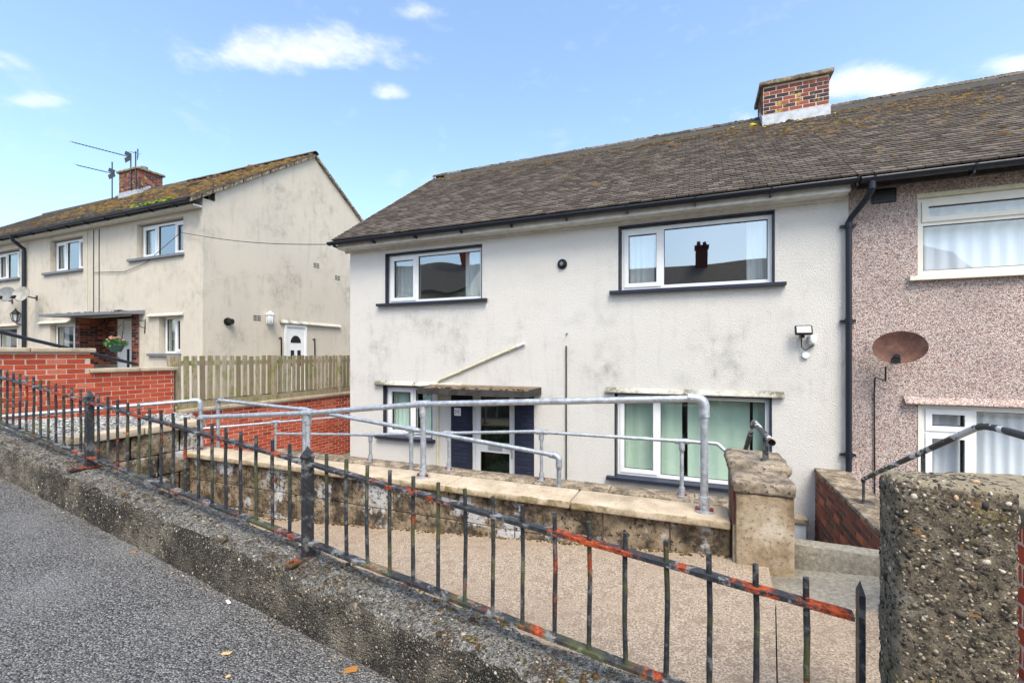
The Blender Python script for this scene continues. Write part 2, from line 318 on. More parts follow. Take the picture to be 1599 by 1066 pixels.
# ------------------------------------------------------------------ mesh helpers
class B:
    def __init__(s): s.v = []; s.f = []; s.sm = []
    def add(s, vs, fs, smooth=False):
        k = len(s.v); s.v += [tuple(p) for p in vs]; s.f += [tuple(i + k for i in f) for f in fs]; s.sm += [smooth] * len(fs); return s
    def box(s, x0, x1, y0, y1, z0, z1):
        return s.hexa([(x0,y0,z0),(x1,y0,z0),(x1,y1,z0),(x0,y1,z0),(x0,y0,z1),(x1,y0,z1),(x1,y1,z1),(x0,y1,z1)])
    def hexa(s, p): return s.add(p, [(0,3,2,1),(4,5,6,7),(0,1,5,4),(1,2,6,5),(2,3,7,6),(3,0,4,7)])
    def prism(s, poly, z0, z1):     # poly ccw in xy; z may be functions of (x, y)
        n = len(poly); f0 = z0 if callable(z0) else (lambda x, y: z0); f1 = z1 if callable(z1) else (lambda x, y: z1)
        return s.add([(x, y, f0(x, y)) for x, y in poly] + [(x, y, f1(x, y)) for x, y in poly],
                     [tuple(range(n))[::-1], tuple(range(n, 2 * n))] + [(i, (i + 1) % n, n + (i + 1) % n, n + i) for i in range(n)])
    def tube(s, path, r, seg=12, cap=True):
        path = [Vector(p) for p in path]; rs = r if isinstance(r, (list, tuple)) else [r] * len(path); vs = []; fs = []; nrm = None
        for i, p in enumerate(path):
            t = ((path[i + 1] if i < len(path) - 1 else p) - (path[i - 1] if i else p)).normalized()
            if nrm is None: nrm = t.orthogonal().normalized()
            nrm = (nrm - t * nrm.dot(t)).normalized(); bn = t.cross(nrm)
            for k in range(seg):
                a = 2 * math.pi * k / seg; vs.append(p + (nrm * math.cos(a) + bn * math.sin(a)) * rs[i])
        for i in range(len(path) - 1):
            for k in range(seg): fs.append((i*seg+k, i*seg+(k+1)%seg, (i+1)*seg+(k+1)%seg, (i+1)*seg+k))
        s.add(vs, fs, seg > 4)
        if cap:
            n = len(path); s.add(vs[:seg], [tuple(range(seg))[::-1]]); s.add(vs[(n-1)*seg:], [tuple(range(seg))])
        return s
    def bar(s, a, b, wd, ht, up=(0, 0, 1)):    # rectangular bar from a to b
        a, b = Vector(a), Vector(b); t = (b - a).normalized(); sd_ = t.cross(Vector(up)).normalized(); u = sd_.cross(t)
        c = [(-1,-1),(1,-1),(1,1),(-1,1)]
        ps = [a + sd_*i*wd/2 + u*j*ht/2 for i, j in c] + [b + sd_*i*wd/2 + u*j*ht/2 for i, j in c]
        return s.hexa(ps)
    def build(s, name, m, parent=None, basis=None, stuff=False):
        me = bpy.data.meshes.new(name); me.from_pydata(s.v, [], s.f); me.validate(); me.update()
        bm = bmesh.new(); bm.from_mesh(me); bmesh.ops.recalc_face_normals(bm, faces=bm.faces); bm.to_mesh(me); bm.free()
        if len(s.sm) == len(me.polygons): me.polygons.foreach_set('use_smooth', s.sm)
        me.materials.append(MT[m]); return link(name, me, parent, basis, stuff)
def link(name, me, parent=None, basis=None, stuff=False):
    o = bpy.data.objects.new(name, me); COL.objects.link(o)
    if basis is not None: o.matrix_basis = basis
    if parent is not None:
        o.parent = parent
        if parent.type == 'EMPTY': o.matrix_parent_inverse = Matrix.Translation(-parent.location)
    if stuff: o['kind'] = 'stuff'
    return o
def thing(name, label, cat, loc, group=None):
    o = bpy.data.objects.new(name, None); COL.objects.link(o); o.location = loc; o.empty_display_size = .2
    return tag(o, label, cat, group)
def tag(o, label, cat, group=None):
    o['label'] = label; o['category'] = cat
    if group: o['group'] = group
    return o
def struct(o): o['kind'] = 'structure'; return o
def rbox(x0, x1, y0, y1, z0, z1, r=.02, step=.06, amp=.006, fr=7., seed=0, smooth=True):   # worn block: rounded and uneven
    def ax(a, b):
        r_ = min(r, (b - a) * .3); n = max(1, min(70, int(round((b - a - 2 * r_) / step)))); return [a, a + r_ * .4] + [a + r_ + (b - a - 2 * r_) * i / n for i in range(n + 1)] + [b - r_ * .4, b]
    X_, Y_, Z_ = ax(x0, x1), ax(y0, y1), ax(z0, z1); bm = bmesh.new(); cache = {}
    def vtx(p):
        k = tuple(round(q, 5) for q in p)
        if k not in cache:
            q = Vector(p); i = Vector((min(max(p[0], x0 + r), x1 - r), min(max(p[1], y0 + r), y1 - r), min(max(p[2], z0 + r), z1 - r)))
            d = q - i
            if d.length > 1e-9: q = i + d.normalized() * r
            q += Vector(mnoise.noise_vector(Vector(p) * fr + Vector((seed * 3.1, seed, 0)))) * amp + Vector(mnoise.noise_vector(Vector(p) * fr * 3.3)) * amp * .4
            cache[k] = bm.verts.new(q)
        return cache[k]
    def face(g):
        for i in range(len(g) - 1):
            for j in range(len(g[0]) - 1):
                try: bm.faces.new((vtx(g[i][j]), vtx(g[i+1][j]), vtx(g[i+1][j+1]), vtx(g[i][j+1])))
                except ValueError: pass
    for z in (z0, z1): face([[(x, y, z) for y in Y_] for x in X_])
    for y in (y0, y1): face([[(x, y, z) for z in Z_] for x in X_])
    for x in (x0, x1): face([[(x, y, z) for z in Z_] for y in Y_])
    bmesh.ops.recalc_face_normals(bm, faces=bm.faces); me = bpy.data.meshes.new('stone'); bm.to_mesh(me); bm.free()
    if smooth: me.polygons.foreach_set('use_smooth', [True] * len(me.polygons))
    return me
def stone(name, m, parent, *a, **k):
    me = rbox(*a, **k); me.name = name; me.materials.append(MT[m]); return link(name, me, parent)
def bevel_box(sx, sy, sz, bev, m, name):
    bm = bmesh.new(); bmesh.ops.create_cube(bm, size=1); bmesh.ops.scale(bm, vec=(sx, sy, sz), verts=bm.verts)
    bmesh.ops.bevel(bm, geom=list(bm.edges), offset=bev, segments=1, affect='EDGES'); me = bpy.data.meshes.new(name); bm.to_mesh(me); bm.free(); me.materials.append(MT[m]); return me
def joined(items, name, m, parent):      # items: (mesh, matrix) baked into one stuff part
    b = B()
    for me, M_ in items: b.add([M_ @ v.co for v in me.vertices], [tuple(p.vertices) for p in me.polygons])
    return b.build(name, m, parent, stuff=True)
BR = {}
def brickwork(parent, o, ud, nd, L, z0, z1, m, cap=300, top=None, skip=None, proud=.006, stuff_all=False, nm='brick'):
    """stretcher bond of separate bricks on the plane through o, running along ud and facing nd"""
    ud, nd = Vector(ud).normalized(), Vector(nd).normalized(); o = Vector(o); items = []
    def mesh(ln):
        k = (m, round(ln, 3), nm)
        if k not in BR: BR[k] = bevel_box(ln, .05, .065, .005, m, nm)
        return BR[k]
    row = 0; z = z0
    while z + .03 < z1:
        s = -(.1125 if row % 2 else 0)
        while s < L - .01:
            a, b_ = max(s, 0) + .005, min(s + .225, L) - .005
            if b_ - a > .03:
                ln = round(b_ - a, 2) - (.0 if b_ - a < .2 else .005); cpos = o + ud * ((a + b_) / 2); cz = z + .0375
                if not (skip and skip((a + b_) / 2, cz)) and not (top and cz > top((a + b_) / 2)):
                    j = rnd.uniform(-.0025, .0025); p = cpos + nd * (proud - .025 + j)
                    M_ = Matrix((( ud.x, -nd.x, 0, p.x), (ud.y, -nd.y, 0, p.y), (0, 0, 1, cz), (0, 0, 0, 1)))
                    items.append((mesh(ln), M_ @ Matrix.Rotation(rnd.uniform(-.006, .006), 4, 'Y'), p))
            s += .225
        z += .075; row += 1
    items.sort(key=lambda t: t[2].length)
    lim = 0 if stuff_all else cap
    for me, M_, p in items[:lim]: link(nm, me, parent, M_)
    if items[lim:]: joined([(a, b_) for a, b_, p in items[lim:]], 'bricks', m, parent)
def front_wall(b, x0, x1, z0, z1, y, th, ops):
    xs = sorted({x0, x1, *[q for o in ops for q in o[:2]]}); zs = sorted({z0, z1, *[q for o in ops for q in o[2:4]]})
    for i in range(len(xs) - 1):
        for j in range(len(zs) - 1):
            cx, cz = (xs[i] + xs[i+1]) / 2, (zs[j] + zs[j+1]) / 2
            if any(o[0] < cx < o[1] and o[2] < cz < o[3] for o in ops): continue
            for yy in (y, y + th): b.add([(xs[i], yy, zs[j]), (xs[i+1], yy, zs[j]), (xs[i+1], yy, zs[j+1]), (xs[i], yy, zs[j+1])], [(0, 1, 2, 3)])
    for (a, c, d, e) in [o[:4] for o in ops] + [(x0, x1, z0, z1)]:
        for q in ([(a,d),(a,e)], [(c,d),(c,e)], [(a,d),(c,d)], [(a,e),(c,e)]):
            b.add([(q[0][0], y, q[0][1]), (q[1][0], y, q[1][1]), (q[1][0], y + th, q[1][1]), (q[0][0], y + th, q[0][1])], [(0, 1, 2, 3)])
def curtain(parent, x0, x1, z0, z1, y, m, name='curtain', folds=.09, amp=.018):
    b = B(); n = max(8, int((x1 - x0) / folds * 8)); vs = []; ph = rnd.random() * 6
    for i in range(n + 1):
        x = x0 + (x1 - x0) * i / n; q = (x / folds) * 2 * math.pi + ph
        dy = amp * (math.sin(q) + .5 * math.sin(q * .43 + 1)) ; vs += [(x, y + dy, z0), (x + .006 * math.sin(q * .7), y + dy * .7, z1)]
    b.add(vs, [(2*i, 2*i+2, 2*i+3, 2*i+1) for i in range(n)], True); return b.build(name, m, parent)
def window(parent, x0, x1, z0, z1, y, lights, m='upvc', gm='glass', fw=.055, label=None):
    """frame with panes; lights: (x0, x1, z0, z1, opening?)"""
    fr = B(); d0, d1 = y, y + .07
    fr.box(x0, x1, d0, d1, z0, z0 + fw); fr.box(x0, x1, d0, d1, z1 - fw, z1)
    fr.box(x0, x0 + fw, d0, d1, z0 + fw, z1 - fw); fr.box(x1 - fw, x1, d0, d1, z0 + fw, z1 - fw)
    xs = sorted({l[1] for l in lights if l[1] < x1 - .1})
    for x in xs: fr.box(x - fw * .55, x + fw * .55, d0 + .002, d1, z0 + fw, z1 - fw)
    wdw = fr.build('window', m, parent)
    if label: wdw['label'] = label
    for (a, b_, c, d, op) in lights:
        a2 = a + (fw if abs(a - x0) < .01 else fw * .55); b2 = b_ - (fw if abs(b_ - x1) < .01 else fw * .55)
        c2 = c + (fw if abs(c - z0) < .01 else fw * .5); d2 = d - (fw if abs(d - z1) < .01 else fw * .5)
        if abs(c - z0) > .01: B().box(a2 - .001, b2 + .001, d0 + .004, d1, c - fw * .5, c + fw * .5).build('transom', m, wdw)
        if op:
            s = B(); k = .05; q0, q1 = d0 - .016, d0 + .04
            s.box(a2 - .015, b2 + .015, q0, q1, c2 - .015, c2 + k); s.box(a2 - .015, b2 + .015, q0, q1, d2 - k, d2 + .015)
            s.box(a2 - .015, a2 + k, q0, q1, c2 + k, d2 - k); s.box(b2 - k, b2 + .015, q0, q1, c2 + k, d2 - k); s.build('sash', m, wdw)
            g4 = (a2 + k, b2 - k, c2 + k, d2 - k)
        else: g4 = (a2, b2, c2, d2)
        e = .008; gk = B(); a3, b3, c3, d3 = g4
        for q in ((a3, b3, c3, c3 + e), (a3, b3, d3 - e, d3), (a3, a3 + e, c3 + e, d3 - e), (b3 - e, b3, c3 + e, d3 - e)): gk.box(q[0], q[1], d0 + .012, d0 + .03, q[2], q[3])
        gk.build('gasket', 'black_plastic', wdw); B().box(a3 + .001, b3 - .001, d0 + .032, d0 + .038, c3 + .001, d3 - .001).build('pane', gm, wdw)
    return wdw
def gutter(parent, x0, x1, y, z, m='gutter_black', brk=.95, r=.062):
    b = B(); prof = [(y + r * math.cos(a), z + r * math.sin(a)) for a in [math.pi + math.pi * k / 10 for k in range(11)]]
    prof += [(yy + (.006 if yy < y else -.006), z) for yy, zz in (prof[-1], prof[0])]
    prof = prof[:11] + [(y + (r - .006) * math.cos(a), z + .001 + (r - .006) * math.sin(a)) for a in [2 * math.pi - math.pi * k / 10 for k in range(11)]]
    n = len(prof); b.add([(x0, a, c) for a, c in prof] + [(x1, a, c) for a, c in prof], [(i, (i + 1) % n, n + (i + 1) % n, n + i) for i in range(n)], True)
    for xe in (x0, x1 - .004): b.add([(xe, a, c) for a, c in prof[:11]], [tuple(range(11))])
    go = b.build('gutter', m, parent); x = x0 + .12
    while x < x1:
        k = B(); pr = [(y + (r + .005) * math.cos(a), z + (r + .005) * math.sin(a)) for a in [math.pi * .98 + math.pi * 1.04 * t / 8 for t in range(9)]]
        k.add([(x, a, c) for a, c in pr] + [(x + .03, a, c) for a, c in pr], [(i, i + 1, 10 + i, 9 + i) for i in range(8)]); k.box(x + .005, x + .025, y - .02, y + r + .03, z - r - .035, z - r + .003)
        k.build('gutter_bracket', m, go); x += brk
    return go
TILE = {}
def tile_roof(roof, x0, x1, ey, ez, ry, rz, cap=300, sag=.0, nm='tile', seed=1, stuff_all=False):
    """plain tiles in broken courses from the eaves line up to the ridge"""
    rr = random.Random(seed); me = TILE.setdefault('t', bevel_box(.156, .17, .028, .003, 'roof_tile', 'tile'))
    sl_ = Vector((0, ry - ey, rz - ez)); L = sl_.length; ang = math.atan2(rz - ez, ry - ey); items = []; n = int(L / .1)
    for r_ in range(n):
        off = .0825 if r_ % 2 else 0; x = x0 + off - .165
        while x < x1 - .01:
            a, b_ = max(x, x0), min(x + .165, x1)
            if b_ - a > .05:
                s = r_ * .1 + .075; wv = .006 * mnoise.noise(Vector((x * .6, r_ * .05, seed)))
                p = Vector(((a + b_) / 2, ey + math.cos(ang) * s, ez + math.sin(ang) * s)) + Vector((0, -math.sin(ang), math.cos(ang))) * (.018 + wv + rr.uniform(-.002, .003))
                M_ = Matrix.Translation(p) @ Matrix.Rotation(ang - .13 + rr.uniform(-.008, .008), 4, 'X') @ Matrix.Rotation(rr.uniform(-.006, .006), 4, 'Z') @ Matrix.Diagonal(((b_ - a) / .165, 1, 1, 1))
                items.append((me, M_, p))
            x += .165
    items.sort(key=lambda t: t[2].length); lim = 0 if stuff_all else cap
    for a, M_, p in items[:lim]: link(nm, a, roof, M_)
    joined([(a, b_) for a, b_, p in items[lim:]], 'tiles', 'roof_tile', roof)
def clumps(parent, name, m, pts, sz, flat=.5, seed=3):
    rr = random.Random(seed); bm = bmesh.new(); bmesh.ops.create_icosphere(bm, subdivisions=1, radius=1); base = [v.co.copy() for v in bm.verts]; fs = [tuple(v.index for v in f.verts) for f in bm.faces]; bm.free(); b = B()
    for p, nr in pts:
        q = Vector((0, 0, 1)).rotation_difference(Vector(nr)).to_matrix(); s = sz * rr.lognormvariate(0, .42); e = (s * rr.uniform(.8, 1.7), s * rr.uniform(.8, 1.2), s * flat * rr.uniform(.6, 1.2))
        a = rr.random() * 6.3; ca, sa = math.cos(a), math.sin(a)
        vs = []
        for c in base:
            k = 1 + rr.uniform(-.22, .22); x, y_, z = c.x * e[0] * k, c.y * e[1] * k, c.z * e[2] * k; vs.append(Vector(p) + q @ Vector((x * ca - y_ * sa, x * sa + y_ * ca, z)))
        b.add(vs, fs, True)
    return b.build(name, m, parent, stuff=True)
@mat('aggregate_bits')
def _(g):
    g.col(g.ramp(g.rand(), [(0, (.02, .017, .014)), (.35, (.055, .046, .036)), (.65, (.13, .108, .08)), (.88, (.32, .265, .19)), (.97, (.48, .42, .34)), (1, (.36, .20, .08))])); g.bump(g.noise(160, 3), .5, .003); g.rough(.9)
def surface_bits(src, name, n, sz, seed, keep=None, flat=.5):
    rr = random.Random(seed); me = src.data; ps = [p for p in me.polygons if not keep or keep(p.center)]; acc = []; tot = 0
    for p in ps: tot += p.area; acc.append(tot)
    import bisect; pts = []
    for i in range(n):
        p = ps[bisect.bisect(acc, rr.random() * tot) if tot else 0]; vs = [me.vertices[k].co for k in p.vertices]; a, b_ = rr.random(), rr.random()
        q = (vs[0] * (1 - a) + vs[1] * a) * (1 - b_) + (vs[3 % len(vs)] * (1 - a) + vs[2] * a) * b_; pts.append((q - p.normal * sz * .12, p.normal.copy()))
    return clumps(src, name, 'aggregate_bits', pts, sz, flat, seed)
def roof_moss(roof, x0, x1, ey, ez, ry, rz, n, sz, seed, m='moss', bias=1.0, name='moss'):
    rr = random.Random(seed); ang = math.atan2(rz - ez, ry - ey); L = math.hypot(rz - ez, ry - ey); nr = (0, -math.sin(ang), math.cos(ang)); pts = []
    while len(pts) < n:
        x, t = rr.uniform(x0, x1), rr.random() ** bias
        if mnoise.noise(Vector((x * .9, t * 4, seed))) + rr.uniform(-.5, .6) < .1: continue
        t = (math.floor(t * L / .1) * .1 + rr.uniform(-.01, .03)) / L
        if t < .01: continue
        pts.append(((x, ey + (ry - ey) * t + nr[1] * .03, ez + (rz - ez) * t + nr[2] * .03), nr))
    clumps(roof, name, m, pts, sz, .55, seed)
def chimney(parent, x0, x1, y0, y1, zb, zt, m, indiv, slope):
    ch = B().box(x0, x1, y0, y1, zb, zt).build('chimney', 'mortar' if indiv else 'old_mortar', parent)
    for o, ud, nd, L in (((x0, y0, 0), (1, 0, 0), (0, -1, 0), x1 - x0), ((x0, y1, 0), (0, -1, 0), (-1, 0, 0), y1 - y0), ((x1, y0, 0), (0, 1, 0), (1, 0, 0), y1 - y0)):
        brickwork(ch, o, ud, nd, L, zb + .0, zt - .005, m, 300, stuff_all=not indiv)
    stone('chimney_cap', 'dark_coping', ch, x0 - .07, x1 + .07, y0 - .07, y1 + .07, zt, zt + .09, r=.02, step=.08, amp=.008)
    fl = B(); fl.box(x0 - .02, x1 + .02, y0 - .025, y0 - .008, zb, slope(y0) + .2)
    n = 5
    for k in range(n):
        ya, yb = y0 + (y1 - y0) / 2 * k / n, y0 + (y1 - y0) / 2 * (k + 1) / n
        for xs in ((x0 - .025, x0 - .008), (x1 + .008, x1 + .025)): fl.box(*xs, ya, yb, zb, slope(ya) + .22)
    fl.build('lead_flashing', 'lead', ch); return ch
# ------------------------------------------------------------------ street frame: t along the railing, w towards the houses
P1 = Vector((-1.94, 1.82)); RD = Vector((.998, -.062)); RN = Vector((.062, .998)); SLP = -.0905
def S(t, w): q = P1 + RD * t + RN * w; return (q.x, q.y)
def S3(t, w, z): q = S(t, w); return (q[0], q[1], z)
def railz(t): return -1.094 + SLP * t
def pavez(t): return -1.371 + SLP * t
def tw(x, y): d = Vector((x, y)) - P1; return d.dot(RD), d.dot(RN)
def sheet(name, m, t0, t1, w0, w1, dz, n=1):
    vs = [S3(t, w, pavez(t) + dz) for t in (t0, t1) for w in (w0, w1)] + [S3(t, w, pavez(t) + dz - .3) for t in (t0, t1) for w in (w0, w1)]
    return struct(B().add(vs, [(0, 1, 3, 2), (4, 6, 7, 5), (0, 2, 6, 4), (1, 5, 7, 3), (0, 4, 5, 1), (2, 3, 7, 6)]).build(name, m))
gb = B(); gx = [-400, -60, -20, 0, 20, 60, 400]
def gz(x): return -3.35 - .0905 * max(-60, min(60, x + 2))
gb.add([(x, y, gz(x)) for x in gx for y in (-400, 400)], [(2*i, 2*i+2, 2*i+3, 2*i+1) for i in range(6)])
struct(gb.build('ground', 'grey_concrete'))
sheet('pavement', 'asphalt', -45, 40, -2.6, -.145, 0); sheet('kerb', 'grey_concrete', -45, 40, -2.75, -2.6, .004)
sheet('road', 'asphalt', -45, 40, -9.0, -2.75, -.12); sheet('pavement', 'asphalt', -45, 40, -12.5, -9.0, -.004)

# ------------------------------------------------------------------ the low street wall carrying the railing
sw = thing('street_wall', 'low weathered concrete wall along the pavement carrying the iron railing', 'wall', S3(0, 0, -1.4))
bm = bmesh.new(); prof = [(-.15, -.75), (-.152, -.30), (-.15, -.20), (-.147, -.12), (-.142, -.06), (-.128, -.022), (-.10, -.004), (-.06, .0), (-.02, .002), (.02, .002), (.06, .0), (.10, -.004), (.125, -.02), (.13, -.08), (.13, -.4), (.13, -.75)]
nt_ = 300; rows = []
for i in range(nt_ + 1):
    t = -9.5 + 13.2 * i / nt_; row = []
    for (w_, h) in prof:
        p = Vector(S3(t, w_, railz(t) - .012 + h)); nv = mnoise.noise_vector(p * 6); nv2 = mnoise.noise_vector(p * 19)
        amp = .021 if h > -.1 else .014
        jn = .02 if any(abs(t - q) < .023 for q in (-6.1, -3.7, -1.42, -.1, 1.3)) and h < -.02 else 0
        row.append(bm.verts.new(p + Vector(nv) * amp + Vector(nv2) * amp * .6 + Vector(mnoise.noise_vector(p * 45)) * amp * .3 + RN.to_3d() * (jn if w_ < 0 else 0)))
    rows.append(row)
for i in range(nt_):
    for j in range(len(prof) - 1): bm.faces.new((rows[i][j], rows[i+1][j], rows[i+1][j+1], rows[i][j+1]))
bmesh.ops.recalc_face_normals(bm, faces=bm.faces); me = bpy.data.meshes.new('wall'); bm.to_mesh(me); bm.free()
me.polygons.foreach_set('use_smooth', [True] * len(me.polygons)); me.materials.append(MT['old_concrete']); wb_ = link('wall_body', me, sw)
surface_bits(wb_, 'aggregate', 17000, .0031, 82, lambda c: -7.5 < c.x < .6 and c.y < S(tw(c.x, 1.8)[0], .1)[1] and c.z > pavez(tw(c.x, c.y)[0]) - .01)
rr = random.Random(5); pts = []
while len(pts) < 520:
    t, w_ = rr.uniform(-8, 2.4), rr.uniform(-.13, .1)
    if mnoise.noise(Vector((t * 2.2, w_ * 9, 3))) + rr.uniform(-.3, .3) > .12: pts.append((S3(t, w_, railz(t) - .006), (0, 0, 1)))
clumps(sw, 'moss', 'moss', pts, .0075, .4, 4)
pts = [(S3(rr.uniform(-8, 2.4), -.165 - abs(rr.gauss(0, .02)), 0), (0, 0, 1)) for i in range(500)]
pts = [((p[0], p[1], pavez(tw(p[0], p[1])[0]) + .002), n) for p, n in pts]
clumps(sw, 'grit', 'pillar_render', pts, .003, .6, 6)

# ------------------------------------------------------------------ iron railing panels
PL = 2.41
def railing(t0, label, end):
    r_ = thing('railing', label, 'railing', S3(t0 + PL / 2, 0, railz(t0 + PL / 2)), 'iron railing panels on the street wall')
    A = lambda t, dz, w_=0.: Vector(S3(t, w_, railz(t) + dz))
    def rail(dz, name, m, hh):
        n = 26; b = B(); pts_ = [A(t0 + .02 + (PL - .04) * i / n, dz) + Vector((0, 0, .003 * mnoise.noise(Vector((t0 + i * .7, dz, 0))))) for i in range(n + 1)]
        for i in range(n): b.bar(pts_[i], pts_[i + 1] + (pts_[i + 1] - pts_[i]) * .02, .042 + .004 * rnd.random(), hh + .003 * rnd.random())
        b.build(name, m, r_)
    rail(.508, 'top_rail', 'rail_iron', .014); rail(.085, 'bottom_rail', 'foot_iron', .013)
    for k in range(16):
        t = t0 + PL * (k + 1) / 17; e = rnd.uniform(-.006, .006); b = B(); n = 9; path = []; rad = []
        for i in range(n + 1):
            q = i / n; path.append(A(t + e * math.sin(q * 3) + .003 * mnoise.noise(Vector((t, q * 4, 0))), .08 + q * (.505 + e * .8), .003 * mnoise.noise(Vector((q * 3, t, 5))))); rad.append(.0092 * (1 + .22 * max(0, mnoise.noise(Vector((t * 9, q * 7, 2))))))
        b.tube(path, rad, 8).build('bar', 'bar_iron', r_)
    te = t0 + PL
    if end:
        b = B(); a, c = A(te, -.02), A(te, .585); b.bar(a, c, .044, .016, RD.to_3d()); b.add([c + RD.to_3d() * i * .008 + RN.to_3d() * j * .022 for i, j in ((-1,-1),(1,-1),(1,1),(-1,1))] + [c + Vector((0, 0, .035)) + RN.to_3d() * .008], [(0,1,4),(1,2,4),(2,3,4),(3,0,4)]); b.build('post', 'black_iron', r_)
    else:
        b = B(); a, c = A(te, 0), A(te, .545); b.bar(a, c, .046, .044, RD.to_3d()); q = .027
        ring = [c + RD.to_3d() * i * q + RN.to_3d() * j * q for i, j in ((-1,-1),(1,-1),(1,1),(-1,1))]; low = [c - Vector((0, 0, .02)) + RD.to_3d() * i * .023 + RN.to_3d() * j * .022 for i, j in ((-1,-1),(1,-1),(1,1),(-1,1))]
        b.add(low + ring + [c + Vector((0, 0, .055))], [(0,1,5,4),(1,2,6,5),(2,3,7,6),(3,0,4,7),(4,5,8),(5,6,8),(6,7,8),(7,4,8)]); po = b.build('post', 'black_iron', r_)
        p0 = A(te, .004, -.125); p1 = A(te, .004, .06); B().bar(p0, p1, .06, .012).build('base_plate', 'foot_iron', po)
        bb = B()
        for w_ in (-.10, .04): bb.tube([A(te, .008, w_), A(te, .024, w_)], .011, 6)
        bb.build('bolt', 'foot_iron', po)
    return r_
railing(0, 'iron railing panel with flaking orange rust, ending at the rough stone pillar', True)
railing(-PL, 'rusty iron railing panel between the two spear-topped posts', False)
railing(-2 * PL, 'iron railing panel in front of the gravel bed and tall red brick wall', False)

# ------------------------------------------------------------------ front garden levels, ramp and yards
def pathz(x): return -1.26 + .079 * (x - .2)
def path_piece(name, poly, m, f, depth=.5): return struct(B().prism(poly, lambda x, y: f(x, y) - depth, f).build(name, m))
yb = lambda x: S(tw(x, 1.8)[0], .12)[1]
path_piece('path', [(-5.1, yb(-5.1)), (.262, yb(.262)), (.372, 2.62), (.372, 2.62), (.40, 3.12), (-5.1, 3.12)], 'pink_concrete', lambda x, y: pathz(x))
path_piece('path', [(.267, yb(.267)), (2.2, yb(2.2)), (2.2, 2.62), (.377, 2.62)], 'pink_concrete', lambda x, y: pathz(x) - .002)
path_piece('step_landing', [(.377, 2.63), (2.2, 2.63), (2.2, 3.12), (.41, 3.12)], 'grey_concrete', lambda x, y: pathz(x) - .05)
path_piece('ramp', [(-8.7, 3.4), (.2, 3.4), (.2, 4.45), (-8.7, 4.45)], 'grey_concrete', lambda x, y: -1.62 - .075 * max(0, min(4, x + 4.75)), 1.2)
path_piece('ramp', [(-8.7, 4.46), (1.4, 4.46), (1.4, 5.3), (-8.7, 5.3)], 'grey_concrete', lambda x, y: -1.95 + .08 * max(-3.3, min(0, x + 1.3)), .9)
path_piece('yard', [(-8.7, 5.3), (1.45, 5.3), (1.45, 7.2), (-8.7, 7.2)], 'grey_concrete', lambda x, y: -2.7, .5)
path_piece('yard', [(-8.7, 7.2), (-6.6, 7.2), (-6.6, 16), (-8.7, 16)], 'grey_concrete', lambda x, y: -2.7, .5)
path_piece('yard', [(-30, 2.6), (-8.95, 2.6), (-8.95, 16), (-30, 16)], 'grey_concrete', lambda x, y: -1.25, 1.)
path_piece('neighbour_yard', [(1.95, 2.0), (12, 2.0), (12, 7.2), (1.95, 7.2)], 'grey_concrete', lambda x, y: -2.7, .5)
gp = [(-5.02, yb(-5.02)), (-5.02, 3.25), (-6.2, 3.9), (-8.05, yb(-8.05))]
gv = path_piece('gravel_bed', gp, 'grey_concrete', lambda x, y: -.80, 2.0)
rr = random.Random(11); pts = []
while len(pts) < 5200:
    x, y = rr.uniform(-8.1, -5.05), rr.uniform(2.05, 3.95)
    if x > -8.05 and y > yb(x) and (y < 3.25 + (x + 5.02) * (.65 / -1.18) if x < -5.02 else y < 3.25) and (y - 2.25) < (x + 8.05) * .92 + .0: pts.append(((x, y, -.795 + rr.uniform(0, .012)), (rr.uniform(-.4, .4), rr.uniform(-.4, .4), 1)))
gravel = clumps(None, 'gravel', 'block', pts, .0105, .6, 9); gravel.data.materials[0] = MT['dish_grey']; plain('gravel', (.36, .35, .33), .9, 0, .4)
gg = G('gravel_stone'); gg.rough(.9); gg.col(gg.ramp(gg.rand(), [(0, (.16, .155, .145)), (.5, (.30, .29, .27)), (1, (.46, .45, .42))])); gravel.data.materials[0] = gg.m
ew = thing('retaining_wall', 'stained block wall with pale stone edging holding up the grey gravel bed', 'wall', (-5, 2.7, -1.7))
for k, z in enumerate((-1.78, -1.56, -1.34, -1.12, -.90)):
    y = yb(-5) + .02 - (.2 if k % 2 else 0)
    while y < 3.2:
        a, b_ = max(y, yb(-5) + .02), min(y + .43, 3.24)
        if b_ - a > .05: stone('block', 'block', ew, -5.10, -5.0 + rnd.uniform(-.004, .004), a + .004, b_ - .004, z - .106, min(z + .106, -.79), r=.008, step=.08, amp=.003, seed=k)
        y += .44
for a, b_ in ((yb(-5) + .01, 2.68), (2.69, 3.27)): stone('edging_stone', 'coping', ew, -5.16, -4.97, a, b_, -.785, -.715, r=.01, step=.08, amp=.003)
B().box(-5.11, -5.02, yb(-5) + .02, 3.23, -2, -.79).build('mortar_backing', 'old_mortar', ew)

# block wall with buff coping that carries the galvanised rail
bw = thing('block_wall', 'stained concrete block wall with long buff coping stones beside the pink path', 'wall', (-2.4, 3.2, -1.5))
B().box(-5.0, .2, 3.125, 3.32, -2.2, -1.085).build('mortar_backing', 'old_mortar', bw)
for k in range(5):
    z1 = -1.10 - .222 * k; x = -5.0 - (.22 if k % 2 else 0)
    while x < .2:
        a, b_ = max(x, -4.99), min(x + .44, .2)
        if b_ - a > .05 and z1 > pathz(a) - .05: stone('block', 'block', bw, a + .004, b_ - .004, 3.11 + rnd.uniform(-.003, .003), 3.22, z1 - .214, z1 + .004, r=.008, step=.1, amp=.003, seed=k)
        x += .44
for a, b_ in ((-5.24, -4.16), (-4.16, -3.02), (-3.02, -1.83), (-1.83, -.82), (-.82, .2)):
    stone('coping_stone', 'coping', bw, a + .004, b_ - .004, 3.055, 3.36, -1.083, -1.03, r=.012, step=.09, amp=.0025, seed=int(a * 9))
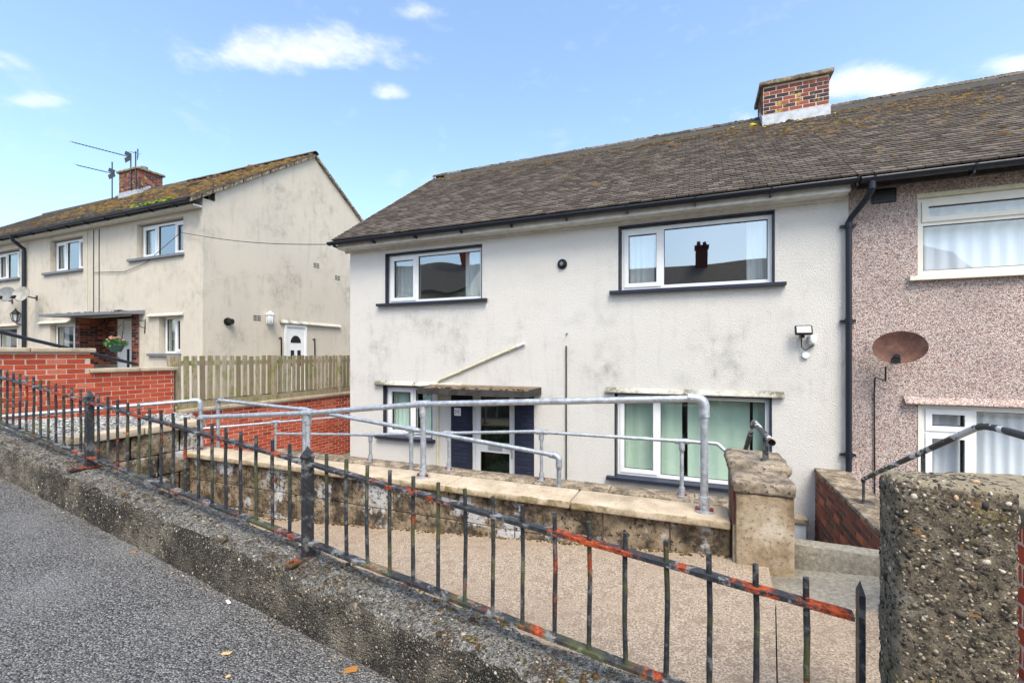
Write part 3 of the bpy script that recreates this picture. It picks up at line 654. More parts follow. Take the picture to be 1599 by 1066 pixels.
rr = random.Random(15); clumps(bw, 'moss', 'moss', [((x, 3.105 - abs(rr.gauss(0, .02)), pathz(x) + .003), (0, 0, 1)) for x in [rr.uniform(-4.9, .2) for i in range(420)]], .008, .5, 16)
# rear ramp wall
rw = thing('ramp_wall', 'low wall with dark lichened coping in front of the white house', 'wall', (-2.5, 5.45, -2.7))
B().box(-6.6, .9, 5.36, 5.56, -2.7, -1.69).build('wall_body', 'block', rw)
for i in range(8):
    a = -6.6 + i * .94; stone('coping_stone', 'dark_coping', rw, a + .004, a + .936, 5.31, 5.61, -1.69 + rnd.uniform(-.004, .004), -1.61, r=.018, step=.07, amp=.006, seed=i)
# pillar at the end of the block wall and the stone return behind it
pl = thing('gate_pillar', 'square rendered pillar with a mossy chipped cap at the end of the block wall', 'pillar', (.37, 3.15, -1.4))
B().box(.208, .222, 3.03, 3.3, -1.03, -.83).build('brick_edge', 'old_brick', pl); B().box(.208, .222, 3.03, 3.3, -1.6, -1.031).build('render_edge', 'pillar_render', pl)
stone('pillar_body', 'pillar_render', pl, .222, .525, 3.0, 3.3, -1.6, -.83, r=.008, step=.05, amp=.002)
stone('cap', 'dark_coping', pl, .205, .535, 2.985, 3.34, -.83, -.755, r=.02, step=.035, amp=.008, fr=12)
rt = thing('return_wall', 'short lichened stone wall behind the rendered pillar carrying the bent black handrail', 'wall', (.38, 3.6, -1.6))
stone('wall_body', 'dark_coping', rt, .24, .54, 3.36, 4.0, -2.4, -.80, r=.02, step=.09, amp=.006)
stone('coping_stone', 'dark_coping', rt, .20, .575, 3.345, 3.86, -.80, -.725, r=.03, step=.04, amp=.012, fr=9, seed=4)
st = thing('step_upstand', 'long concrete step edge between the rendered pillar and the old brick wall', 'step', (1.0, 3.15, -1.3))
stone('step_beam', 'grey_concrete', st, .54, 1.62, 3.12, 3.22, -1.40, -1.13, r=.012, step=.06, amp=.004)
# old brick boundary wall on the right
ow = thing('boundary_wall', 'old dark red brick wall running up to the houses beneath the downpipe', 'wall', (1.66, 5.2, -2.7))
B().box(1.505, 1.82, 2.9, 7.225, -2.75, -1.60).build('mortar_backing', 'old_mortar', ow)
brickwork(ow, (1.505, 7.22, 0), (0, -1, 0), (-1, 0, 0), 4.2, -2.69, -1.60, 'old_brick', 300)
for i in range(6): stone('coping_stone', 'dark_coping', ow, 1.485, 1.84, 7.22 - .72 * (i + 1) + .003, 7.22 - .72 * i - .003, -1.60, -1.545, r=.015, step=.07, amp=.006, seed=i)
fern = thing('wall_fern', 'small green fern growing out of the old brick wall', 'plant', (1.49, 5.3, -1.95))
b = B()
for k in range(16):
    a = rnd.uniform(-1.4, 1.4); l = rnd.uniform(.05, .09); p0 = Vector((1.50, 5.3, -1.95)); d = Vector((-.6, math.sin(a), math.cos(a) * .8)).normalized(); sd_ = d.cross(Vector((1, 0, 0))).normalized() * .012
    b.add([p0, p0 + d * l * .5 + sd_, p0 + d * l - Vector((0, 0, .015)), p0 + d * l * .5 - sd_], [(0, 1, 2, 3)])
b.build('frond', 'green_moss', fern)
# near right: rough stone pillar and the neighbour's coped brick wall
np_ = thing('stone_pillar', 'rough pebbly stone pillar with a rounded lichened top at the railing end', 'pillar', (.63, 1.6, -1.6))
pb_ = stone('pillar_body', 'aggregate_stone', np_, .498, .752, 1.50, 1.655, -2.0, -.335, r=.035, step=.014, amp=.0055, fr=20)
surface_bits(pb_, 'aggregate', 8000, .0029, 81, lambda c: c.z > -1.3)
nw = thing('side_wall', 'red brick wall with rough stone coping beyond the pebbly pillar', 'wall', (1.25, 2.6, -1.6))
B().box(1.11, 1.36, 1.7, 2.68, -2.4, -.62).build('mortar_backing', 'mortar', nw)
brickwork(nw, (1.11, 2.68, 0), (0, -1, 0), (-1, 0, 0), .98, -1.6, -.62, 'red_brick', 300)
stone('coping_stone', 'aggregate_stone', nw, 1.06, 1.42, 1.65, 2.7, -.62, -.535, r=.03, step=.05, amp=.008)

# ------------------------------------------------------------------ galvanised handrails
def flange(parent, p, r=.026):
    b = B(); x, y, z = p; b.tube([(x, y, z), (x, y, z + .009)], .062, 20); b.tube([(x, y, z + .009), (x, y, z + .10)], .033, 14); f = b.build('base_flange', 'galvanised', parent)
    b = B()
    for dx in (-.044, .044): b.tube([(x + dx, y - .01, z + .008), (x + dx, y - .01, z + .026), (x + dx, y - .01, z + .034)], [.012, .011, .004], 8)
    b.build('bolt', 'bolt_red', f)
    b = B(); b.tube([(x, y - .032, z + .07), (x, y - .040, z + .07)], .010, 8); b.tube([(x, y - .032, z + .035), (x, y - .040, z + .035)], .010, 8); b.build('grub_screw', 'silver_part', f)
def gpost(parent, p0, p1, fl=True, r=.0242):
    po = B().tube([p0, p1], r, 14).build('post', 'galvanised', parent)
    if fl: flange(po, p0)
    return po
def tee(parent, p, d, ln=.13):
    p, d = Vector(p), Vector(d).normalized(); b = B(); b.tube([p - d * ln / 2, p + d * ln / 2], .032, 14); b.tube([p - Vector((0, 0, .02)), p - Vector((0, 0, .105))], [.033, .032], 14); f = b.build('fitting', 'galvanised', parent)
    b = B(); n = Vector((0, -1, 0))
    for q in (p + d * ln * .36 + n * .028, p - d * ln * .36 + n * .028, p + n * .03 - Vector((0, 0, .07))): b.tube([q, q + n * .008], .009, 8)
    b.build('grub_screw', 'silver_part', f)
def elbow(parent, p, d, r=.033):
    p, d = Vector(p), Vector(d).normalized(); pts_ = [p - d * .10]
    for k in range(7): a = math.pi / 2 * k / 6; pts_.append(p - d * .05 + d * .05 * math.sin(a) - Vector((0, 0, .05 * (1 - math.cos(a)))))
    pts_.append(p - Vector((0, 0, .12))); f = B().tube(pts_, r, 14).build('fitting', 'galvanised', parent)
    b = B(); n = Vector((0, -1, 0))
    for q in (p - d * .075 + n * .028, p - Vector((0, 0, .095)) + n * .028): b.tube([q, q + n * .01], .010, 8)
    b.build('grub_screw', 'silver_part', f)
HG = 'galvanised handrails of the zigzag ramp'
ya, za = 3.2, -.412
ha = thing('handrail', 'tall galvanised handrail bolted to the buff coping stones', 'handrail', (-2.4, ya, -1.03), HG)
B().tube([(-4.93, ya, -.678), (-3.41, ya, -.558), (-2.12, ya, -.418), (.02, ya, -.291)], .0242, 14).build('rail', 'galvanised', ha)
for x, kind, za in ((-4.96, 'l', -.68), (-3.41, 't', -.558), (-2.12, 't', -.418), (.05, 'r', -.29)):
    gpost(ha, (x, ya, -1.03), (x, ya, za - .04))
    if kind == 't': tee(ha, (x, ya, za), (1, 0, .08))
    else: elbow(ha, (x, ya, za), (-1 if kind == 'l' else 1, 0, 0))
yb2 = 4.4
hb = thing('handrail', 'sloping galvanised handrail running down between the two ramp walls', 'handrail', (-3.5, yb2, -1.7), HG)
B().tube([(-6.4, yb2, -.665), (-4.75, yb2, -.722), (-1.32, yb2, -1.03)], .0242, 14).build('rail', 'galvanised', hb)
for x, z, kind in ((-6.42, -.665, 'l'), (-4.75, -.722, 't'), (-3.08, -.872, 't'), (-1.29, -1.032, 'r')):
    gpost(hb, (x, yb2, -1.62 - .075 * max(0, min(4, x + 4.75))), (x, yb2, z - .04))
    if kind == 't': tee(hb, (x, yb2, z), (1, 0, -.05))
    else: elbow(hb, (x, yb2, z), (-1 if kind == 'l' else 1, 0, -.04))
yc = 5.45
hc = thing('handrail', 'short-posted galvanised handrail on the dark coping in front of the house door', 'handrail', (-2, yc, -1.61), HG)
B().tube([(-6.5, yc, -1.33), (-4.57, yc, -1.215), (-1.95, yc, -.995), (.18, yc, -.985), (.22, yc, -.99), (.30, yc - .02, -1.06), (.50, yc - .12, -1.35)], .0215, 14).build('rail', 'galvanised', hc)
for x, z in ((-4.55, -1.214), (-3.19, -1.10), (-1.83, -.995), (-.15, -.987)):
    gpost(hc, (x, yc, -1.61), (x, yc, z - .03), True, .0215); tee(hc, (x, yc, z), (1, 0, .03), .15)
hd = thing('handrail', 'galvanised handrail slanting past the far side of the gravel bed', 'handrail', (-6.6, 3.6, -1.7), HG)
B().tube([(-9.0, 1.4 + .02, -.86), (-6.27, 4.02, -.625)], .0242, 14).build('rail', 'galvanised', hd)
gpost(hd, (-6.25, 4.04, -1.62), (-6.25, 4.04, -.66)); elbow(hd, (-6.25, 4.04, -.625), (.72, .69, 0))
he = thing('handrail', 'low galvanised handrail along the foot of the red brick wall', 'handrail', (-7, 6.3, -2.1), HG)
B().tube([(-8.0, 5.2, -1.30), (-6.75, 7.0, -1.27), (-6.72, 9.4, -1.27)], .0215, 12).build('rail', 'galvanised', he)
for x, y in ((-7.35, 6.14), (-6.73, 7.6)): gpost(he, (x, y, -2.7), (x, y, -1.30), False, .02); tee(he, (x, y, -1.275), (.3, 1, 0), .14)
# black handrails
hk = thing('bent_handrail', 'short black bent pipe handrail with a rusty open end on the stone return wall', 'handrail', (.44, 3.5, -.73))
n = 16; pa = [(.44, 3.22, -.553), (.44, 4.08, -.553), (.44, 4.17, -.563), (.44, 4.24, -.60), (.44, 5.1, -1.05)]
B().tube(pa, .0205, 14, False).build('rail', 'flaked_paint', hk); B().tube([(.44, 3.215, -.553), (.44, 3.24, -.553)], .0215, 14, False).build('rusty_end', 'rail_iron', hk); B().tube([(.44, 3.235, -.553), (.44, 3.25, -.553)], .016, 12).build('pipe_bore', 'black_plastic', hk)
B().bar((.44, 3.5, -.73), (.44, 3.5, -.57), .036, .014, (0, 1, 0)).build('post', 'black_iron', hk); stone('rust_foot', 'foot_iron', hk, .41, .47, 3.47, 3.53, -.735, -.715, r=.008, step=.02, amp=.004)
hn = thing('flaking_handrail', 'black handrail with flaking white paint rising over the pebbly pillar', 'handrail', (1.62, 4.4, -1.545))
pa = [(1.62, 5.74, -1.33), (1.62, 5.72, -1.30), (1.62, 5.45, -1.185), (1.62, 3.72, -.47), (1.62, 3.62, -.437), (1.62, 3.5, -.43), (1.62, 1.4, -.47)]
B().tube(pa, .021, 14).build('rail', 'flaked_paint', hn)
for y, z in ((5.73, -1.32), (4.4, -.77), (3.2, -.45)): B().bar((1.62, y, -1.55), (1.62, y, z), .036, .016, (1, 0, 0)).build('post', 'black_iron', hn)
B().box(1.56, 1.70, 5.67, 5.77, -1.548, -1.538).build('base_plate', 'black_iron', hn)

# ------------------------------------------------------------------ red brick walls and picket fence on the left
xb = -8.8
tb = thing('tall_brick_wall', 'tall stepped red brick wall with sandy coping behind the gravel bed', 'wall', (xb, 4, -1.3))
B().box(xb - .21, xb - .004, 2.7, 5.22, -2.2, -.29).build('mortar_backing', 'mortar', tb); B().box(xb - .21, xb - .004, 2.7, 4.0, -.29, .03).build('mortar_backing', 'mortar', tb)
brickwork(tb, (xb - .004, 2.7, 0), (0, 1, 0), (1, 0, 0), 2.52, -1.42, .03, 'red_brick', 300, top=lambda s: .03 if s < 1.3 else -.29)
brickwork(tb, (xb - .21, 5.22, 0), (1, 0, 0), (0, 1, 0), .2, -2.095, -.29, 'red_brick', 60, stuff_all=True)
for a, b_, z in ((2.65, 3.3, .03), (3.3, 4.06, .03), (3.98, 4.66, -.29), (4.66, 5.27, -.29)): stone('coping_stone', 'coping', tb, xb - .25, xb + .045, a + .003, b_ - .003, z, z + .065, r=.01, step=.08, amp=.003)
lb = thing('low_brick_wall', 'long low red brick wall with sandy coping under the picket fence', 'wall', (xb, 8, -2))
B().box(xb - .21, xb - .004, 5.225, 14, -2.75, -1.09).build('mortar_backing', 'mortar', lb)
brickwork(lb, (xb - .004, 5.23, 0), (0, 1, 0), (1, 0, 0), 5.2, -2.69, -1.09, 'red_brick', 300)
for i in range(9): stone('coping_stone', 'coping', lb, xb - .25, xb + .05, 5.28 + i * .95, 5.28 + i * .95 + .944, -1.09, -1.02, r=.01, step=.1, amp=.003)
fc = thing('picket_fence', 'weathered timber picket fence greened with algae standing on the low brick wall', 'fence', (xb - .1, 8, -1.02))
for z in (-.92, -.17): B().box(xb - .13, xb - .085, 5.2, 13.5, z - .045, z + .045).build('fence_rail', 'fence_wood', fc)
B().box(xb - .05, xb - .015, 5.3, 13.5, -1.015, -.90).build('gravel_board', 'fence_wood', fc)
pk = bevel_box(.022, .098, .86, .004, 'fence_wood', 'picket'); y = 5.33; k = 0
while y < 11.3:
    link('picket', pk, fc, Matrix.Translation((xb - .072, y, -.46 + rnd.uniform(-.012, .012))) @ Matrix.Rotation(rnd.uniform(-.012, .012), 4, 'X')); y += .148 if y < 7.3 else .128
pp = bevel_box(.095, .095, 1.0, .006, 'fence_wood', 'fence_post')
for y in (5.26, 7.34, 9.35, 11.4): link('fence_post', pp, fc, Matrix.Translation((xb - .16 + (.13 if y > 7 else 0), y, -.52)))
hw = thing('wall_handrail', 'black pipe handrail bending down along the tall brick wall', 'handrail', (xb - .3, 3.6, -.3))
B().tube([(xb - .25, 2.65, .335), (xb - .25, 2.95, .33), (xb - .25, 3.12, .31), (xb - .25, 3.3, .25), (xb - .25, 4.75, -.17)], .026, 12).build('rail', 'gutter_black', hw)
for y, z in ((2.72, .33), (3.95, .06)): B().bar((xb - .25, y, -.5), (xb - .25, y, z), .05, .05, (1, 0, 0)).build('post', 'gutter_black', hw)

# ------------------------------------------------------------------ houses
FY = 7.23; RY = 10.67
def gable_pts(x, ez, rz, y0=FY, y1=2 * RY - FY, zb=-3.0): return [(x, y0, zb), (x, y1, zb), (x, y1, ez), (x, RY, rz), (x, y0, ez)]
def shell(house, x0, x1, zb, ez, rz, m, left=True, right_=True):
    b = B()
    for x, on in ((x0, left), (x1, right_)):
        if on:
            s = .25 if x == x0 else -.25; e2 = ez + .3 * (rz - ez) / (RY - FY); a = gable_pts(x, e2, rz, FY + .3, 2 * RY - FY - .3, zb); c = gable_pts(x + s, e2, rz, FY + .3, 2 * RY - FY - .3, zb); b.add(a, [(0, 1, 2, 3, 4)]); b.add(c, [(0, 1, 2, 3, 4)])
    yk = 2 * RY - FY - .3; ek = ez + .3 * (rz - ez) / (RY - FY); b.add([(x0, yk, zb), (x1, yk, zb), (x1, yk, ek), (x0, yk, ek)], [(0, 1, 2, 3)])
    return b.build('side_wall', m, house)
def floors(house, x0, x1, zs):
    for z in zs: B().box(x0 + .3, x1 - .3, FY + .31, 13.6, z - .1, z).build('floor', 'room', house)
    B().box(x0 + .3, x1 - .3, FY + 3.2, FY + 3.3, zs[0], zs[-1] + 2.5).build('partition', 'room', house)
def roof_deck(house, x0, x1, ey, ez, rz, m='slab_dark'):
    th = .05; b = B(); ey2 = 2 * RY - ey
    b.add([(x, y, z - d) for x in (x0, x1) for y, z in ((ey, ez), (RY, rz), (ey2, ez)) for d in (0, th)], [(0, 2, 8, 6), (2, 4, 10, 8), (1, 7, 9, 3), (3, 9, 11, 5), (0, 6, 7, 1), (4, 5, 11, 10), (0, 1, 3, 2), (2, 3, 5, 4), (6, 8, 9, 7), (8, 10, 11, 9)])
    return b.build('roof', m, house)
def ridge_tiles(roof, x0, x1, rz, m='roof_tile'):
    x = x0; k = 0
    while x < x1 - .05:
        b = B(); e = min(x + .44, x1); r = .115; prof_ = [(RY + r * math.cos(a), rz - .055 + r * .95 * math.sin(a)) for a in [math.pi * (.08 + .84 * i / 8) for i in range(9)]]; inn = [(RY + (r - .015) * math.cos(a), rz - .058 + (r - .015) * .95 * math.sin(a)) for a in [math.pi * (.92 - .84 * i / 8) for i in range(9)]]; q = prof_ + inn; n_ = len(q); dz = rnd.uniform(-.006, .006)
        b.add([(x + .003, y, z + dz) for y, z in q] + [(e - .003, y, z + dz) for y, z in q], [(i, (i + 1) % n_, n_ + (i + 1) % n_, n_ + i) for i in range(n_)] + [tuple(range(n_))[::-1], tuple(range(n_, 2 * n_))]); b.build('ridge_tile', m, roof); x += .44
def ledge(house, x0, x1, z, m, pr=.07):
    b = B(); n = 40
    for i in range(n):
        a, c = x0 + (x1 - x0) * i / n, x0 + (x1 - x0) * (i + 1) / n
        h0, h1 = [.085 + .012 * mnoise.noise(Vector((q * 4, z, 0))) for q in (a, c)]
        b.add([(a, FY + .01, z), (a, FY - pr, z), (a, FY - pr, z + .015), (a, FY + .002, z + h0), (c, FY + .01, z), (c, FY - pr, z), (c, FY - pr, z + .015), (c, FY + .002, z + h1)], [(0, 4, 5, 1), (1, 5, 6, 2), (2, 6, 7, 3)] + ([(0, 1, 2, 3)] if i == 0 else []) + ([(4, 7, 6, 5)] if i == n - 1 else []))
    return b.build('drip_ledge', m, house)
render_mat('mossy_render', (.56, .54, .47), (.10, .09, .05), 2.2)
def sill(wdw, x0, x1, z, m, pr=.09, h=.055): return B().hexa([(x0, FY - pr, z - h), (x1, FY - pr, z - h), (x1, FY + .1, z - h), (x0, FY + .1, z - h), (x0, FY - pr, z - .008), (x1, FY - pr, z - .008), (x1, FY + .1, z + .004), (x0, FY + .1, z + .004)]).build('sill', m, wdw)
def reveal(wdw, x0, x1, z0, z1, d, m='navy_paint'):    # painted reveal lining and edge band
    b = B(); e = .006
    b.box(x0 - .012, x0 + e, FY - .004, FY + d, z0, z1 + .012); b.box(x1 - e, x1 + .010, FY - .004, FY + d, z0, z1 + .012); b.box(x0 + e, x1 - e, FY - .004, FY + d, z1 - e, z1 + .012); return b.build('painted_reveal', m, wdw)

# ---- the white rendered house
EY, EZ, RZ = 6.93, 2.245, 4.84
mh = thing('white_house', 'white roughcast end house with navy trim, brown tiled roof and brick chimney', 'house', (-2.3, FY, -2.7))
HX0, HX1 = -6.55, 1.88
W = dict(ul=(-5.66, -3.56, .985, 1.965), ur=(-1.13, 1.015, 1.0, 2.02), ll=(-5.71, -4.6, -1.61, -.62), lr=(-1.19, .98, -1.95, -.625), dr=(-3.83, -2.92, -2.66, -.62))
b = B(); front_wall(b, HX0, HX1, -2.9, 2.38, FY, .3, list(W.values())); b.build('front_wall', 'white_render', mh)
shell(mh, HX0, HX1, -2.9, 2.395, 4.785, 'white_render', True, True); floors(mh, HX0, HX1, (-2.65, -.2, 2.3))
rf = roof_deck(mh, HX0 - .12, HX1, EY, EZ, RZ); tile_roof(rf, HX0 - .15, HX1, EY - .03, EZ + .0, RY, RZ, 300, seed=2); ridge_tiles(rf, HX0 - .15, HX1, RZ + .055)
rb = random.Random(2)
roof_moss(rf, HX0, HX1, EY, EZ, RY, RZ, 1700, .015, 21); roof_moss(rf, -2.5, HX1, EY, EZ, RY, RZ, 2200, .019, 24); roof_moss(rf, HX0, HX1, EY + 3.3, EZ + 2.3, RY, RZ, 900, .02, 22)
roof_moss(rf, .2, HX1, EY + 2.2, EZ + 1.53, RY, RZ, 300, .026, 23, bias=.6)
clumps(rf, 'lichen', 'lichen', [((x, RY - d - .02, RZ + .06 - d * .69), (0, -.56, .83)) for x, d in [(rb.gauss(1.72, .28), abs(rb.gauss(.28, .16))) for i in range(60)] if x < 1.87], .022, .35, 31)
clumps(rf, 'ridge_lichen', 'moss', [((x, RY - d, RZ + .118 - 1.1 * max(0, d - .02)), (0, -.4, .9)) for x, d in [(rb.uniform(HX0, 5.6), rb.uniform(-.03, .13)) for i in range(2600)]], .017, .4, 33)
B().add([(HX0 - .17, EY - .02, EZ - .03), (HX0 - .17, RY, RZ - .02), (HX0 - .17, RY, RZ + .05), (HX0 - .17, EY - .02, EZ + .04), (HX0 - .13, EY - .02, EZ - .03), (HX0 - .13, RY, RZ - .02), (HX0 - .13, RY, RZ + .05), (HX0 - .13, EY - .02, EZ + .04)], [(0,1,2,3),(4,7,6,5),(3,2,6,7),(0,4,5,1),(0,3,7,4)]).build('verge_strip', 'lead', rf)
fb = B(); fb.box(HX0 - .1, HX1 - .04, EY + .055, EY + .075, 2.10, 2.235); fb.box(HX0 - .1, HX1 - .04, EY + .075, FY + .005, 2.095, 2.112); fb.box(HX0 - .1, HX1 - .04, FY - .035, FY - .002, 2.055, 2.094); fb.build('fascia', 'fascia_white', mh)
gutter(mh, HX0 - .25, HX1 + .02, EY - .025, 2.225)
ch = chimney(mh, 1.25, 2.36, 10.25, 11.09, 4.2, 5.36, 'chimney_brick', True, lambda y: EZ + (y - EY) * (RZ - EZ) / (RY - EY) + .03)
# upper windows
x0, x1, z0, z1 = W['ul']; wd = window(mh, x0 + .03, x1 - .012, z0 + .02, z1 - .025, FY + .09, [(x0 + .03, -4.99, z0 + .02, z1 - .025, True), (-4.99, x1 - .012, z0 + .02, z1 - .025, False)], 'upvc'); sill(wd, x0 - .17, x1 + .12, z0 + .015, 'navy_paint'); reveal(wd, x0, x1, z0, z1, .09)
curtain(wd, -4.05, -3.62, z0, z1 + .1, FY + .32, 'white_net'); curtain(wd, -5.62, -5.12, z0, z1 + .1, FY + .32, 'white_net')
x0, x1, z0, z1 = W['ur']; wd = window(mh, x0 + .03, x1 - .012, z0 + .02, z1 - .03, FY + .09, [(x0 + .03, -.49, z0 + .02, z1 - .03, True), (-.49, x1 - .012, z0 + .02, z1 - .03, False)], 'upvc'); sill(wd, x0 - .14, x1 + .14, z0 + .01, 'navy_paint'); reveal(wd, x0, x1, z0, z1, .09)
curtain(wd, .70, .98, z0, z1 + .1, FY + .32, 'white_net'); curtain(wd, -1.02, -.62, z0, z1 + .1, FY + .32, 'white_net')
# lower windows
x0, x1, z0, z1 = W['ll']; wd = window(mh, x0 + .03, x1 - .012, z0 + .02, z1 - .01, FY + .09, [(x0 + .03, -5.05, z0 + .02, z1 - .01, True), (-5.05, x1 - .012, z0 + .02, z1 - .01, False)], 'upvc', 'glass_low'); sill(wd, x0 - .15, x1 + .08, z0 + .015, 'navy_paint'); reveal(wd, x0, x1, z0, z1, .09)
curtain(wd, -5.7, -5.32, z0, z1 + .1, FY + .3, 'pale_curtain'); curtain(wd, -5.0, -4.6, z0, z1 + .1, FY + .3, 'pale_curtain')
x0, x1, z0, z1 = W['lr']; wd = window(mh, x0 + .025, x1 - .012, z0 + .03, z1 - .01, FY + .09, [(x0 + .025, -.54, z0 + .03, z1 - .01, True), (-.54, x1 - .012, z0 + .03, z1 - .01, False)], 'upvc', 'glass_low'); sill(wd, x0 - .13, x1 + .13, z0 + .02, 'navy_paint'); reveal(wd, x0, x1, z0, z1, .09)
curtain(wd, -1.18, -.2, z0, z1 + .1, FY + .3, 'green_blind', 'blind', .22, .012); curtain(wd, -.12, .74, z0, z1 + .1, FY + .3, 'green_blind', 'blind', .24, .012); curtain(wd, .78, 1.0, z0, z1 + .1, FY + .3, 'green_blind', 'blind', .2, .012)
ledge(mh, -5.9, -3.95, -.60, 'mossy_render'); ledge(mh, -1.345, 1.14, -.605, 'mossy_render')
# door, navy brick piers, canopy
x0, x1, z0, z1 = W['dr']; dy = FY + .16
pr_ = B(); pr_.box(-4.18, -3.835, FY - .012, FY + .004, -2.7, -.62); pr_.box(-2.915, -2.56, FY - .012, FY + .004, -2.7, -.62); pr_.box(-3.842, -3.826, FY - .01, dy, -2.7, -.62); ps = pr_.build('door_pier', 'navy_brick', mh)
brickwork(ps, (-4.18, FY - .012, 0), (1, 0, 0), (0, -1, 0), .345, -2.68, -.62, 'navy_brick', 300, proud=.005); brickwork(ps, (-2.915, FY - .012, 0), (1, 0, 0), (0, -1, 0), .355, -2.68, -.62, 'navy_brick', 300, proud=.005)
df = B(); df.box(x0 + .012, x0 + .07, dy, dy + .07, -2.66, z1); df.box(x1 - .07, x1, dy, dy + .07, -2.66, z1); df.box(x0 + .07, x1 - .07, dy, dy + .07, z1 - .07, z1); dr = df.build('door', 'upvc', mh); dr['label'] = 'white framed front door with dark green obscured glass'
lf = B(); a, c = x0 + .075, x1 - .075; q0, q1 = dy + .005, dy + .055
lf.box(a, a + .09, q0, q1, -2.65, z1 - .075); lf.box(c - .09, c, q0, q1, -2.65, z1 - .075); lf.box(a + .09, c - .09, q0, q1, z1 - .15, z1 - .075); lf.box(a + .09, c - .09, q0, q1, -1.78, -1.60); lf.box(a + .09, c - .09, q0, q1, -2.65, -2.42); lf.build('door_leaf', 'upvc', dr)
for zz in ((-1.60, z1 - .15), (-2.42, -1.78)): B().box(a + .09, c - .09, q0 + .02, q0 + .026, *zz).build('pane', 'door_glass', dr)
B().box(a + .02, c - .02, dy + .35, dy + .36, -2.65, z1).build('inner_screen', 'pale_curtain', dr)
B().box(-3.50, -3.22, q0 - .012, q0 + .001, -1.74, -1.65).build('letterbox', 'silver_part', dr); hb_ = B(); hb_.box(c - .06, c - .03, q0 - .012, q0, -1.86, -1.60); hb_.tube([(c - .045, q0 - .012, -1.68), (c - .045, q0 - .045, -1.68), (c - .16, q0 - .045, -1.68)], .009, 8); hb_.build('handle', 'silver_part', dr)
cp = B().hexa([(-4.5, FY - .58, -.665), (-2.45, FY - .58, -.665), (-2.43, FY + .02, -.645), (-4.6, FY + .02, -.645), (-4.5, FY - .58, -.60), (-2.45, FY - .58, -.60), (-2.43, FY + .02, -.555), (-4.6, FY + .02, -.555)]).build('door_canopy', 'canopy_top', mh)
ce = B(); ce.box(-4.52, -2.44, FY - .605, FY - .581, -.685, -.585); ce.box(-2.449, -2.425, FY - .58, FY - .01, -.68, -.565); ce.box(-4.525, -4.501, FY - .58, FY - .01, -.68, -.565); ce.build('canopy_edge', 'slab_dark', cp)
clumps(cp, 'moss', 'moss', [((rb.uniform(-4.45, -2.5), FY - rb.uniform(.02, .56), -.585 + rb.uniform(0, .01)), (0, 0, 1)) for i in range(160)], .014, .5, 41)
pq = B().box(-4.10, -3.97, FY - .03, FY - .018, -1.12, -.98).build('number_plaque', 'white_plastic', mh); q = B()
for dx, dz in ((.03, .09), (.09, .09), (.03, .045), (.09, .045), (.06, .07)): q.box(-4.10 + dx - .01, -4.10 + dx + .01, FY - .0335, FY - .0301, -1.12 + dz - .012, -1.12 + dz + .012)
q.build('plaque_pattern', 'grey_sill', pq)
# pipes, vents
op = B(); op.tube([(-2.76, FY - .03, .175), (-4.40, FY - .03, -.475), (-4.44, FY - .03, -.50), (-4.45, FY - .03, -.54), (-4.45, FY - .03, -2.7)], .021, 12); o_ = op.build('overflow_pipe', 'cream_pipe', mh); B().tube([(-2.73, FY - .03, .187), (-2.86, FY - .03, .135)], .027, 12).build('pipe_socket', 'white_plastic', o_)
for x, z in ((-3.0, .08), (-4.0, -.318)): B().box(x - .012, x + .012, FY - .055, FY + .002, z - .03, z + .03).build('pipe_clip', 'cream_pipe', o_)
B().tube([(-1.99, FY - .02, .14), (-1.99, FY - .02, -2.7)], .013, 8).build('cable_conduit', 'steel_dark', mh); B().tube([(-1.97, FY, .34), (-1.985, FY - .03, .345), (-1.995, FY - .03, .30)], .007, 6).build('wall_hook', 'steel_dark', mh)
fv = B(); fv.tube([(-2.06, FY + .01, 1.50), (-2.06, FY - .025, 1.50)], .082, 20); fv.tube([(-2.06, FY - .025, 1.50), (-2.06, FY - .06, 1.50)], .055, 18); v_ = fv.build('flue_vent', 'black_plastic', mh); B().tube([(-2.06, FY - .06, 1.50), (-2.06, FY - .066, 1.50)], .03, 12).build('vent_core', 'grey_sill', v_)
av = B().box(1.30, 1.53, FY - .006, FY + .004, 1.975, 2.075).build('air_brick', 'fascia_white', mh); q = B()
for i in range(4): q.box(1.305, 1.525, FY - .016, FY - .006, 1.985 + i * .022, 1.995 + i * .022)
q.build('louvre', 'fascia_white', av)
# ---- pebbledashed neighbour
nh = thing('pebbledash_house', 'pink and grey pebbledashed house joined to the white one, with cream window frames', 'house', (5, FY, -2.7))
NX1 = 9.0; NW = [(2.61, 5.2, .99, 1.985), (2.645, 5.2, -2.0, -.64)]
b = B(); front_wall(b, HX1 + .001, NX1, -2.9, 2.37, FY + .004, .3, NW); b.build('front_wall', 'pebbledash', nh); shell(nh, HX1 + .001, NX1, -2.9, 2.36, 4.77, 'pebbledash', False, True); floors(nh, HX1, NX1, (-2.65, -.2, 2.3))
rf2 = roof_deck(nh, HX1 + .002, NX1 + .1, EY - .03, EZ - .02, RZ); tile_roof(rf2, HX1 + .002, NX1, EY - .06, EZ - .02, RY, RZ, 300, seed=5); ridge_tiles(rf2, HX1 + .5, NX1, RZ + .055)
roof_moss(rf2, HX1, 5.6, EY, EZ, RY, RZ, 4200, .022, 51, bias=.75)
for (cx, cy_, n_, s_) in ((2.75, 9.55, 40, .03), (3.45, 9.55, 26, .028), (2.35, 10.3, 40, .028), (4.9, 10.2, 26, .03)): clumps(rf2, 'lichen', 'lichen', [((x, y, EZ + (y - EY) * (RZ - EZ) / (RY - EY) + .03), (0, -.56, .83)) for x, y in [(rb.gauss(cx, .12), rb.gauss(cy_, .05)) for i in range(n_)]], s_ * .7, .35, 52)
